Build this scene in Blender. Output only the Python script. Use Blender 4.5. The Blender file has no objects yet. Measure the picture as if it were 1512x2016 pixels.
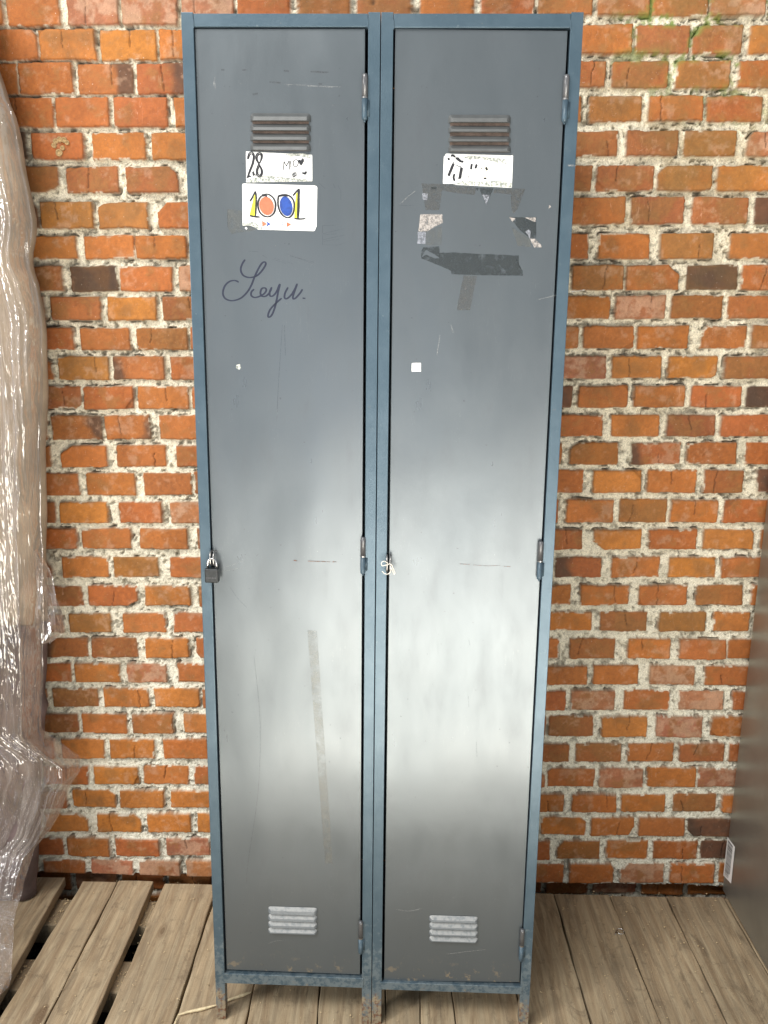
import bpy, bmesh, math, random
import numpy as np
from mathutils import Vector, Matrix
random.seed(7)
S = bpy.context.scene
COL = S.collection

# ------------------------------------------------------------------ camera
F, CX, CY, CZ, PITCH, YAW, ROLL = 1674.37, -0.00985, -1.85938, 1.32135, 0.20829, 0.01871, 0.00397
def Rm(ax, a): return np.array(Matrix.Rotation(a, 3, ax))
CR = Rm('Z', YAW) @ Rm('X', -PITCH) @ Rm('Y', ROLL)          # columns: right, forward, up
cd = bpy.data.cameras.new('camera'); cam = bpy.data.objects.new('camera', cd); COL.objects.link(cam)
cd.sensor_fit = 'VERTICAL'; cd.sensor_height = 36; cd.lens = F * 36 / 2016; cd.clip_start = 0.05; cd.clip_end = 50
m = Matrix.Identity(4)
for i in range(3):
    m[i][0] = CR[i, 0]; m[i][1] = CR[i, 2]; m[i][2] = -CR[i, 1]
m.translation = (CX, CY, CZ); cam.matrix_world = m; S.camera = cam

# ------------------------------------------------------------------ world, lamps, exposure
w = bpy.data.worlds.new('World'); S.world = w; w.use_nodes = True
bg = w.node_tree.nodes['Background']; bg.inputs[0].default_value = (0.84, 0.92, 1.0, 1); bg.inputs[1].default_value = 0.50
S.view_settings.view_transform = 'Standard'; S.view_settings.look = 'None'; S.view_settings.gamma = 1
S.view_settings.use_curve_mapping = False; S.view_settings.exposure = 0.05
def lamp(name, loc, target, size, power, color, shape='RECTANGLE'):
    l = bpy.data.lights.new(name, 'AREA'); l.shape = shape; l.size = size[0]; l.size_y = size[1]
    l.energy = power; l.color = color
    o = bpy.data.objects.new(name, l); COL.objects.link(o); o.location = loc
    o.rotation_euler = (Vector(target) - Vector(loc)).to_track_quat('-Z', 'Y').to_euler()
    return o
# the open side of the shed, high above and to the left of the photographer
lamp('daylight_opening', (-1.9, -3.1, 4.5), (0, -0.1, 0.9), (2.6, 1.4), 250, (1.0, 0.98, 0.94))
# low light past the photographer, from the left
lamp('daylight_side', (-3.6, -3.4, 1.9), (0, -0.2, 1.0), (0.5, 0.9), 85, (1.0, 0.98, 0.95))
# sunlit ground outside, behind the photographer, mirrored in the doors
lamp('sunlit_ground', (0.12, -3.30, 0.03), (0.12, -3.2, 3.0), (2.0, 3.9), 200, (1.0, 0.955, 0.86))
lamp('door_highlight_fill', (0.02, -1.80, 0.035), (0.02, -1.7, 3.0), (1.2, 1.05), 33, (1.0, 0.94, 0.82))  # added lamp that strengthens the low highlight on the doors
# daylight seen on either side of the photographer, at the far end of the yard
lamp('far_daylight_one', (-0.80, -6.0, 0.90), (-0.2, -0.4, 1.0), (1.2, 1.7), 11, (0.76, 0.85, 1.0))
lamp('far_daylight_two', (1.00, -6.0, 0.55), (0.2, -0.4, 0.8), (0.7, 1.0), 2.6, (0.85, 0.91, 1.0))

# ------------------------------------------------------------------ photograph measurements -> places in the room
LX, LY = -0.37001, -0.43381
LR, LYAW, LT, WID = 0.01512, -0.01547, 0.00355, 0.30501
LM = Rm('Y', LR) @ Rm('Z', LYAW) @ Rm('X', LT)
LO = np.array([LX, LY, 0.0])
FA = math.tan(-LR)                                            # the floor falls a little to the right
def ray(px, py):
    d = CR @ np.array([(px - 756) / F, 1.0, -(py - 1008) / F]); return d
CP = np.array([CX, CY, CZ])
def on_locker(px, py, dep=0.0):                               # -> (u across, v up) on the lockers' front
    n = LM[:, 1]; o = LO + n * dep; d = ray(px, py)
    p = CP + d * (n @ (o - CP)) / (n @ d); q = LM.T @ (p - LO); return q[0], q[2]
def on_wall(px, py, y=0.0):
    d = ray(px, py); t = (y - CY) / d[1]; p = CP + d * t; return p[0], p[2]
def on_floor(px, py, h=0.0):
    n = np.array([-FA, 0, 1.0]); o = np.array([LX, 0, h]); d = ray(px, py)
    p = CP + d * (n @ (o - CP)) / (n @ d); return p[0], p[1], p[2]
def floor_z(x): return FA * (x - LX)

# ------------------------------------------------------------------ helpers
def obj(name, bm, mats, parent=None, smooth=False, bevel=0.0, seg=2):
    me = bpy.data.meshes.new(name); bm.normal_update(); bm.to_mesh(me); bm.free()
    if not isinstance(mats, (list, tuple)): mats = [mats]
    for mt in mats: me.materials.append(mt)
    o = bpy.data.objects.new(name, me); COL.objects.link(o)
    if parent: o.parent = parent
    if smooth:
        for p in me.polygons: p.use_smooth = True
    if bevel:
        b = o.modifiers.new('bevel', 'BEVEL'); b.width = bevel; b.segments = seg; b.limit_method = 'ANGLE'; b.angle_limit = 0.6
        b.harden_normals = False
    return o
def tag(o, label=None, cat=None, group=None, kind=None):
    if label: o['label'] = label
    if cat: o['category'] = cat
    if group: o['group'] = group
    if kind: o['kind'] = kind
    return o
def empty(name, loc=(0, 0, 0)):
    o = bpy.data.objects.new(name, None); COL.objects.link(o); o.location = loc; o.empty_display_size = 0.05; return o
def box(bm, a, b, mi=0):
    vs = [bm.verts.new((x, y, z)) for x in (a[0], b[0]) for y in (a[1], b[1]) for z in (a[2], b[2])]
    for f in ((0, 1, 3, 2), (4, 6, 7, 5), (0, 4, 5, 1), (2, 3, 7, 6), (0, 2, 6, 4), (1, 5, 7, 3)):
        fc = bm.faces.new([vs[i] for i in f]); fc.material_index = mi
def tube(bm, pts, r, n=10, cap=True, radii=None):
    pts = [Vector(p) for p in pts]; rings = []
    up = None
    for i, p in enumerate(pts):
        t = (pts[min(i + 1, len(pts) - 1)] - pts[max(i - 1, 0)]).normalized()
        if up is None: up = t.orthogonal().normalized()
        up = (up - t * up.dot(t)).normalized(); s = t.cross(up)
        rr = radii[i] if radii else r
        rings.append([bm.verts.new(p + (up * math.cos(k * 2 * math.pi / n) + s * math.sin(k * 2 * math.pi / n)) * rr) for k in range(n)])
    for a, b in zip(rings, rings[1:]):
        for k in range(n): bm.faces.new((a[k], a[(k + 1) % n], b[(k + 1) % n], b[k]))
    if cap: bm.faces.new(rings[0][::-1]); bm.faces.new(rings[-1])
def cat(points, sub=6):                                       # smooth curve through points
    P = [np.array(p, float) for p in points]
    if len(P) < 3: return P
    Q = [2 * P[0] - P[1]] + P + [2 * P[-1] - P[-2]]; out = []
    for i in range(1, len(Q) - 2):
        for k in range(sub):
            t = k / sub
            out.append(0.5 * (2 * Q[i] + (Q[i + 1] - Q[i - 1]) * t + (2 * Q[i - 1] - 5 * Q[i] + 4 * Q[i + 1] - Q[i + 2]) * t * t + (3 * Q[i] - Q[i - 1] - 3 * Q[i + 1] + Q[i + 2]) * t ** 3))
    out.append(P[-1]); return out

class N:                                                      # small node-tree writer
    def __init__(s, name):
        s.m = bpy.data.materials.new(name); s.m.use_nodes = True; s.t = s.m.node_tree; s.t.nodes.clear()
        s.out = s.t.nodes.new('ShaderNodeOutputMaterial')
    def n(s, typ, inputs=None, **kw):
        nd = s.t.nodes.new(typ)
        for k, v in kw.items(): setattr(nd, k, v)
        for k, v in (inputs or {}).items():
            if isinstance(v, bpy.types.NodeSocket): s.t.links.new(v, nd.inputs[k])
            else: nd.inputs[k].default_value = v
        return nd
    def coord(s, kind='Object', scale=(1, 1, 1), loc=(0, 0, 0)):
        c = s.n('ShaderNodeTexCoord'); return s.n('ShaderNodeMapping', {'Vector': c.outputs[kind], 'Scale': scale, 'Location': loc}).outputs[0]
    def noise(s, v, scale, detail=4, rough=0.6, dist=0.0):
        return s.n('ShaderNodeTexNoise', {'Vector': v, 'Scale': scale, 'Detail': detail, 'Roughness': rough, 'Distortion': dist}).outputs['Fac']
    def ramp(s, f, stops):
        r = s.n('ShaderNodeValToRGB', {'Fac': f}); e = r.color_ramp.elements
        while len(e) > 1: e.remove(e[-1])
        e[0].position = stops[0][0]; e[0].color = stops[0][1]
        for p, c in stops[1:]:
            k = e.new(p); k.color = c
        return r.outputs[0]
    def step(s, f, a, b): return s.n('ShaderNodeMapRange', {'Value': f, 'From Min': a, 'From Max': b, 'To Min': 0.0, 'To Max': 1.0}, interpolation_type='SMOOTHSTEP').outputs[0]
    def math(s, op, a, b=0.0, c=0.0):
        nd = s.n('ShaderNodeMath', {0: a, 1: b}, operation=op); return nd.outputs[0]
    def mix(s, f, a, b, mode='MIX'):
        nd = s.n('ShaderNodeMix', data_type='RGBA', blend_type=mode)
        for sock, v in ((nd.inputs['Factor'], f), (nd.inputs[6], a), (nd.inputs[7], b)):
            if isinstance(v, bpy.types.NodeSocket): s.t.links.new(v, sock)
            else: sock.default_value = v
        return nd.outputs[2]
    def bump(s, h, dist, strength=1.0, nrm=None):
        i = {'Height': h, 'Distance': dist, 'Strength': strength}
        if nrm is not None: i['Normal'] = nrm
        return s.n('ShaderNodeBump', i).outputs[0]
    def pbr(s, **kw):
        b = s.n('ShaderNodeBsdfPrincipled', {k.replace('_', ' '): v for k, v in kw.items()})
        s.t.links.new(b.outputs[0], s.out.inputs[0]); return b
def c(r, g, b): return (r, g, b, 1)
def plain(name, col, rough=0.5, metal=0.0, var=0.15, scale=60):
    k = N(name); v = k.coord(); n = k.noise(v, scale, 5)
    colr = k.mix(k.step(n, 0.3, 0.7), tuple(x * (1 - var) for x in col[:3]) + (1,), tuple(min(1, x * (1 + var)) for x in col[:3]) + (1,))
    k.pbr(Base_Color=colr, Roughness=rough, Metallic=metal, Normal=k.bump(n, 0.0004, 0.4)); return k.m

# ------------------------------------------------------------------ materials
def mat_door():
    k = N('grey locker paint'); v = k.coord()
    big = k.noise(v, 2.2, 3, 0.5); mid = k.noise(k.coord(scale=(1, 1, 0.35)), 22, 6, 0.62); fine = k.noise(v, 260, 3, 0.6)
    col = k.mix(k.step(big, 0.3, 0.7), c(0.106, 0.124, 0.136), c(0.128, 0.144, 0.154))
    col = k.mix(k.math('MULTIPLY', k.step(mid, 0.52, 0.80), 0.32), col, c(0.085, 0.092, 0.10))
    spk = k.step(k.noise(v, 420, 2, 0.5), 0.72, 0.77)
    patch = k.step(k.noise(v, 9, 3, 0.6), 0.50, 0.66)
    col = k.mix(k.math('MULTIPLY', k.math('MULTIPLY', spk, patch), 0.45), col, c(0.45, 0.44, 0.42))
    dsp = k.step(k.noise(k.coord(loc=(3, 1, 2)), 150, 2, 0.5), 0.74, 0.79)
    col = k.mix(k.math('MULTIPLY', dsp, 0.5), col, c(0.04, 0.038, 0.036))
    # faint long scratches
    sc = k.noise(k.coord(scale=(60, 1, 3.2), loc=(0.4, 0, 0)), 4, 2, 0.4, 0.4)
    scr = k.step(k.n('ShaderNodeMath', {0: k.math('ABSOLUTE', k.math('SUBTRACT', sc, 0.5)), 1: 0.0}, operation='ADD').outputs[0], 0.004, 0.0)
    col = k.mix(k.math('MULTIPLY', k.math('MULTIPLY', scr, patch), 0.16), col, c(0.4, 0.4, 0.39))
    sep = k.n('ShaderNodeSeparateXYZ', {0: v}).outputs[2]
    foot = k.math('MULTIPLY', k.step(sep, 0.16, 0.085), k.step(k.noise(v, 70, 5, 0.65), 0.56, 0.66))
    col = k.mix(foot, col, c(0.33, 0.27, 0.19))
    rough = k.n('ShaderNodeMapRange', {'Value': mid, 'From Min': 0.3, 'From Max': 0.75, 'To Min': 0.27, 'To Max': 0.36}).outputs[0]
    wav = k.noise(k.coord(scale=(1, 1, 0.7)), 3.2, 2, 0.4)
    nr = k.bump(wav, 0.018, 0.7); nr = k.bump(k.noise(k.coord(scale=(1, 1, 0.8)), 13, 3, 0.5), 0.0006, 0.6, nr); nr = k.bump(fine, 0.00010, 0.5, nr)
    k.pbr(Base_Color=col, Roughness=rough, Metallic=0.55, Specular_IOR_Level=0.8, Normal=nr); return k.m
def mat_frame():
    k = N('blue frame paint'); v = k.coord()
    n1 = k.noise(v, 14, 5, 0.6); fine = k.noise(v, 300, 3, 0.6)
    col = k.mix(k.step(n1, 0.35, 0.7), c(0.060, 0.096, 0.124), c(0.080, 0.120, 0.150))
    z = k.n('ShaderNodeSeparateXYZ', {0: v}).outputs[2]
    low = k.step(z, 0.34, 0.0)                                # scuffs and rust gather at the feet
    nn = k.noise(v, 75, 7, 0.72)
    scuff = k.step(k.math('ADD', nn, k.math('MULTIPLY', low, 0.24)), 0.60, 0.74)
    col = k.mix(k.math('MULTIPLY', scuff, 0.38), col, c(0.26, 0.30, 0.31))
    dirt = k.step(k.math('ADD', k.noise(k.coord(loc=(5, 2, 1)), 40, 7, 0.7), k.math('MULTIPLY', k.step(z, 0.13, 0.0), 0.34)), 0.66, 0.80)
    rust = k.mix(k.step(k.noise(v, 120, 5, 0.7), 0.45, 0.62), c(0.30, 0.25, 0.17), c(0.16, 0.065, 0.032))
    col = k.mix(dirt, col, rust)
    chip = k.step(k.noise(k.coord(loc=(9, 4, 7)), 95, 3, 0.6), 0.735, 0.76)
    col = k.mix(k.math('MULTIPLY', chip, 0.8), col, c(0.42, 0.45, 0.44))
    k.pbr(Base_Color=col, Roughness=k.n('ShaderNodeMapRange', {'Value': dirt, 'To Min': 0.32, 'To Max': 0.8}).outputs[0], Metallic=0.35, Normal=k.bump(fine, 0.0002, 0.6, k.bump(nn, 0.0006, 0.4))); return k.m
M_DOOR = mat_door(); M_FRAME = mat_frame()
M_LOUV = plain('grey louvre paint', c(0.092, 0.096, 0.096), 0.5, 0.2, 0.10)
def mat_louvre_lit():
    k = N('louvre paint with painted lit tops'); g = k.n('ShaderNodeNewGeometry'); nz = k.n('ShaderNodeSeparateXYZ', {0: g.outputs['Normal']}).outputs[2]
    n = k.noise(k.coord(), 130, 5, 0.7)
    d = k.math('MULTIPLY', k.step(nz, 0.05, 0.45), k.step(n, 0.25, 0.6))  # upward faces painted paler, as if catching light from above
    k.pbr(Base_Color=k.mix(d, c(0.13, 0.145, 0.158), c(0.27, 0.275, 0.27)), Roughness=0.55, Metallic=0.1, Normal=k.bump(n, 0.0003)); return k.m
M_LOUVLIT = mat_louvre_lit()
M_RUSTY = plain('rusty vent recess', c(0.095, 0.066, 0.052), 0.7, 0.1, 0.35, 120)
M_BLACK = plain('black marker', c(0.012, 0.012, 0.016), 0.5, 0, 0.3, 300)
M_INK = plain('blue black ink', c(0.010, 0.014, 0.034), 0.45, 0, 0.2, 300)
M_PENCIL = plain('pencil grey', c(0.33, 0.33, 0.34), 0.6)
M_WHITE = plain('white label card', c(0.80, 0.80, 0.79), 0.45, 0, 0.015, 200)
M_CREAM = plain('cream label card', c(0.80, 0.77, 0.62), 0.5, 0, 0.02, 200)
def mat_torn(name, base, dark, sc, thr):
    k = N(name); n = k.noise(k.coord(), sc, 6, 0.7)
    k.pbr(Base_Color=k.mix(k.step(n, thr - 0.07, thr + 0.07), base, dark), Roughness=0.6, Normal=k.bump(n, 0.0006)); return k.m
M_TORN = mat_torn('torn paper fibre', c(0.62, 0.62, 0.56), c(0.20, 0.22, 0.20), 260, 0.50)
M_YELLOW = plain('yellow felt pen', c(0.66, 0.66, 0.04), 0.5, 0, 0.05, 150)
M_RED = plain('coral felt pen', c(0.74, 0.14, 0.07), 0.5, 0, 0.10, 150)
M_BLUE = plain('blue felt pen', c(0.014, 0.055, 0.27), 0.5, 0, 0.25, 150)
M_STEEL = plain('worn steel', c(0.34, 0.33, 0.32), 0.3, 0.9, 0.2, 90)
M_CHROME = plain('bright shackle steel', c(0.62, 0.61, 0.60), 0.18, 1.0, 0.05, 90)
M_LOCK = plain('black padlock coating', c(0.022, 0.024, 0.025), 0.42, 0.2, 0.3, 200)
M_TIE = plain('white twine', c(0.70, 0.66, 0.58), 0.7, 0, 0.15, 300)
M_HBLUE = plain('blue hinge paint', c(0.050, 0.082, 0.108), 0.45, 0.1, 0.2, 80)
M_HGREY = plain('grey hinge paint', c(0.12, 0.12, 0.125), 0.3, 0.4, 0.2, 80)
def mat_tape(name, col, alpha, rough, sc=120, metal=0.0):
    k = N(name); v = k.coord(); n = k.noise(v, sc, 6, 0.7)
    b = k.n('ShaderNodeBsdfPrincipled', {'Base Color': k.mix(k.step(n, 0.35, 0.65), tuple(x * 0.7 for x in col[:3]) + (1,), col), 'Roughness': rough, 'Metallic': metal,
        'Alpha': k.math('MULTIPLY', k.step(n, 0.30, 0.60), alpha) if alpha < 1 else 1.0, 'Normal': k.bump(n, 0.0008, 0.6)})
    k.t.links.new(b.outputs[0], k.out.inputs[0]); return k.m
M_TAPE = mat_tape('dark tape residue', c(0.105, 0.118, 0.12), 0.48, 0.14, 90, 0.5)
M_TAPE2 = mat_tape('dull tape residue', c(0.165, 0.165, 0.158), 0.34, 0.40, 240, 0.5)
M_TAPEL = mat_tape('pale tape backing', c(0.42, 0.385, 0.36), 0.9, 0.5, 300)
M_TAPES = mat_tape('shiny tape scrap', c(0.55, 0.56, 0.60), 0.85, 0.12, 200, 0.6)
M_FAINT = mat_tape('faint glue streak', c(0.25, 0.245, 0.215), 0.16, 0.42, 60, 0.55)
M_FAINTD = mat_tape('rubbed mark', c(0.07, 0.07, 0.075), 0.45, 0.5, 500)
M_SCRATCH = mat_tape('scratch in paint', c(0.06, 0.06, 0.065), 0.4, 0.5, 300)
M_SCRATCHL = mat_tape('pale scratch', c(0.42, 0.42, 0.41), 0.6, 0.5, 300)
M_RUSTLINE = mat_tape('rusty scratch', c(0.17, 0.075, 0.05), 0.95, 0.7, 400)

# ------------------------------------------------------------------ numpy noise
def vnoise(x, y, seed):
    rs = np.random.RandomState(seed); T = rs.rand(256, 256).astype(np.float32)
    xi = np.floor(x).astype(np.int32); yi = np.floor(y).astype(np.int32); fx = (x - xi).astype(np.float32); fy = (y - yi).astype(np.float32)
    fx = fx * fx * (3 - 2 * fx); fy = fy * fy * (3 - 2 * fy)
    a = T[xi & 255, yi & 255]; b = T[(xi + 1) & 255, yi & 255]; cc = T[xi & 255, (yi + 1) & 255]; d = T[(xi + 1) & 255, (yi + 1) & 255]
    return (a * (1 - fx) + b * fx) * (1 - fy) + (cc * (1 - fx) + d * fx) * fy
def fbm(x, y, freq, octv, seed, gain=0.55):
    s = 0; a = 1; t = 0
    for o in range(octv):
        s = s + a * (vnoise(x * freq, y * freq, seed + o) - 0.5) * 2; t += a; a *= gain; freq *= 2.03
    return s / t * 1.6
def sstep(a, b, x):
    t = np.clip((x - a) / (b - a), 0, 1); return t * t * (3 - 2 * t)

# ------------------------------------------------------------------ brick wall
# every course as seen: y top, y bottom, then brick extents and the kind of each brick
LEFT = [
 (3.78, 0, 0, [(-60,190,'-380,20r 45,440r 495,890g 905,1320g 1345,1740g'),(222,452,'-120,285r 295,715o 740,1165o 1185,1600o'),(470,700,'-270,130o 145,545r 578,990b 1015,1420b'),
  (722,945,'25,400r 415,815r 845,1250r 1300,1700r'),(985,1190,'-190,205d 240,625r 680,1085o 1130,1530o'),(1240,1435,'50,440m 485,880m 935,1325m 1390,1780r'),
  (1505,1700,'-100,290d 305,695y 730,1105y 1175,1570r'),(1752,1925,'185,570o 625,1000o 1010,1390r')]),
 (3.78, 0, 500, [(90,280,'80,470m 525,880d 890,1285r 1330,1720g'),(318,494,'-50,335m 380,755m 795,1170o 1210,1600m'),(550,718,'175,550r 600,965r 1015,1400y'),
  (762,938,'20,395r 432,815y 842,1225b 1265,1640r'),(985,1155,'215,600m 615,995r 1022,1405r'),(1200,1382,'380,755b 775,1125b 1185,1560o'),
  (1425,1588,'0,380y 455,800o 865,1235r 1310,1680r'),(1630,1798,'210,590r 637,1010r 1065,1425r'),(1845,2005,'35,410m 440,800o 885,1205r 1268,1640g')]),
 (3.78, 0, 1000, [(153,308,'200,570r 608,975r 1040,1400r 1465,1820m'),(368,520,'10,385m 455,800o 835,1180y 1265,1620r'),(580,735,'240,610m 650,1020r 1070,1415o 1480,1830m'),
  (785,930,'100,465m 505,825y 915,1230o 1285,1640r'),(972,1120,'320,645b 672,1020m 1080,1410o 1460,1800r'),(1160,1303,'170,530r 555,890o 940,1240g 1315,1660r'),
  (1345,1488,'0,350r 385,730m 768,1105o 1145,1485o'),(1535,1680,'230,575m 605,945o 980,1290b 1365,1700o'),(1720,1870,'60,400r 450,780o 820,1150o 1215,1550r')]),
 (3.36, 0, 1500, [(32,155,'285,580r 615,915o 945,1245r 1280,1580r'),(192,308,'150,440m 475,760o 790,1085o 1130,1430o'),(345,468,'290,580o 640,935o 975,1265o 1305,1600o'),
  (508,628,'130,415r 440,725r 765,1055r 1098,1385g'),(655,775,'275,560r 595,880g 915,1190g 1228,1520g')])]
RIGHT = [
 (3.67, 1100, 0, [(-60,115,'-150,245y 280,660m 675,1085m 1095,1495g'),(180,388,'150,530r 550,945m 965,1325m 1380,1780o'),(438,635,'-50,340r 385,795m 850,1245y 1300,1700r'),
  (692,880,'-220,165r 220,605y 650,1040r 1070,1475r'),(945,1128,'50,430m 485,860m 905,1285y 1360,1740g'),(1195,1380,'-150,240m 275,690m 710,1110y 1145,1540o'),
  (1422,1620,'90,480r 520,905m 965,1370m 1415,1800d'),(1685,1870,'-170,215r 285,660r 730,1110y 1240,1640r')]),
 (3.345, 1060, 500, [(73,238,'220,560y 575,925r 975,1315d 1340,1680r'),(273,426,'130,475r 505,840g 875,1215m 1250,1590r'),(472,624,'-70,265r 290,625r 650,990o 1075,1375r 1400,1740m'),
  (672,820,'110,445g 480,815o 855,1180o 1220,1560m'),(868,1012,'-100,225d 260,590r 625,965r 1005,1340r 1370,1700d'),(1060,1203,'100,425r 480,800o 845,1165m 1200,1540r'),
  (1243,1388,'-170,155r 205,530y 615,940b 985,1305r 1365,1700r'),(1422,1575,'-20,300r 360,680o 715,1045o 1090,1345m 1440,1780d')]),
 (3.273, 1050, 1000, [(-55,95,'-150,165r 215,520o 555,865y 885,1190r 1225,1540r'),(138,270,'5,315m 390,700o 745,1055r 1095,1425o 1470,1790r'),(318,450,'145,445b 505,815r 870,1180o 1210,1530r'),
  (500,630,'-65,245r 305,620r 680,995r 1050,1355y 1405,1720r'),(672,798,'75,380o 435,740m 810,1115y 1165,1395o 1440,1750r'),(845,975,'-130,170o 235,530y 610,885o 940,1245r 1255,1560r'),
  (1018,1146,'50,350r 390,685r 750,1045g 1110,1420r'),(1182,1308,'-80,210r 240,530g 585,880r 935,1230g 1285,1590r'),(1345,1478,'100,390m 440,735o 790,1090g 1145,1450r'),
  (1517,1640,'-60,235m 275,565m 610,905r 940,1230m 1260,1560r')]),
 (3.137, 1030, 1500, [(42,160,'155,440r 465,745g 770,1070o 1085,1380g'),(202,315,'-30,255r 300,575r 605,880o 930,1195m 1225,1510o'),(347,460,'110,390o 415,690r 715,1000r 1015,1310d'),
  (490,607,'-110,165r 210,475y 515,775o 805,1080r 1095,1390d'),(630,752,'-30,255r 285,560r 597,870g 905,1185r 1215,1500r')])]
bricks = []
def side(tables):
    rows = []
    for sc, x0, y0, rr in tables:
        for ya, yb, s in rr:
            row = []
            for tk in s.split():
                a, b = tk[:-1].split(','); kd = tk[-1]
                xa, xb = x0 + float(a) / sc, x0 + float(b) / sc; y1, y2 = y0 + ya / sc, y0 + yb / sc
                X1, Zt = on_wall(xa, y1); X2, Zb = on_wall(xb, y2)
                Xa = (on_wall(xa, y1)[0] + on_wall(xa, y2)[0]) / 2; Xb = (on_wall(xb, y1)[0] + on_wall(xb, y2)[0]) / 2
                row.append([Xa, Xb, Zt, Zb, kd])
            rows.append(row)
    return rows
RL, RR = side(LEFT), side(RIGHT)
rng = random.Random(3)
def rk(): return rng.choice('ooorrrrrmmygb')
for a, b in zip(RL, RR):
    row = list(a) + list(b); x = a[-1][1]; end = b[0][0]; zt = (a[-1][2] + b[0][2]) / 2; zb = (a[-1][3] + b[0][3]) / 2
    n = max(1, round((end - x) / 0.119)); pw = (end - x) / n
    for i in range(n):
        if pw > 0.06: row.append([x + i * pw + 0.006, x + (i + 1) * pw - 0.006, zt, zb, rk()])
    x = a[0][0]
    while x > -1.3: row.append([x - 0.119, x - 0.011, a[0][2], a[0][3], rk()]); x -= 0.119
    x = b[-1][1]
    while x < 1.2: row.append([x + 0.011, x + 0.119, b[-1][2], b[-1][3], rk()]); x += 0.119
    bricks += row
ztop = RL[0][0][2]; zbot = RL[-1][0][3]
for s, z0, nrow in ((1, ztop + 0.011, 4), (-1, zbot - 0.011, 4)):
    for i in range(nrow):
        za = z0 + s * i * 0.0643; off = (i % 2) * 0.06
        for j in range(-11, 11):
            zz = (za + 0.053, za) if s > 0 else (za, za - 0.053)
            bricks.append([j * 0.119 + off, j * 0.119 + off + 0.108, zz[0], zz[1], rk()])
xs = np.concatenate([np.arange(-1.25, -0.86, 0.006), np.arange(-0.86, -0.32, 0.0019), np.arange(-0.32, 0.24, 0.006), np.arange(0.24, 0.90, 0.0019), np.arange(0.90, 1.25, 0.006)])
zs = np.concatenate([np.arange(-0.28, -0.06, 0.006), np.arange(-0.06, 2.03, 0.0019), np.arange(2.03, 2.2, 0.006)])
GX, GZ = np.meshgrid(xs, zs)                                  # rows = z
GX = GX.astype(np.float32); GZ = GZ.astype(np.float32)
warp1 = fbm(GX, GZ, 20, 2, 11) * 0.0012 + fbm(GX, GZ, 130, 3, 21) * 0.0010
warp2 = fbm(GX, GZ, 24, 2, 31) * 0.0013 + fbm(GX, GZ, 130, 3, 41) * 0.0010
mort = -0.0080 + fbm(GX, GZ, 14, 3, 51) * 0.0045 + fbm(GX, GZ, 75, 4, 61, 0.65) * 0.0026 + fbm(GX, GZ, 240, 2, 71) * 0.0013
pits = sstep(0.42, 0.62, fbm(GX, GZ, 95, 3, 81))
mort = mort - pits * 0.006
wmask = np.zeros_like(GX); face = np.zeros_like(GX); near = np.full_like(GX, 1.0)
BC = np.zeros(GX.shape + (3,), np.float32); BC[:] = (0.4, 0.15, 0.07)
PAL = {'o': (0.415, 0.136, 0.027), 'r': (0.355, 0.105, 0.024), 'y': (0.320, 0.116, 0.026), 'm': (0.285, 0.092, 0.026), 'd': (0.120, 0.050, 0.024), 'g': (0.335, 0.122, 0.056), 'b': (0.325, 0.098, 0.026)}
n_olive = fbm(GX, GZ, 30, 4, 91); n_dust = fbm(GX, GZ, 45, 4, 101); n_fine = fbm(GX, GZ, 160, 3, 111, 0.7); n_blot = fbm(GX, GZ, 14, 3, 121)
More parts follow.
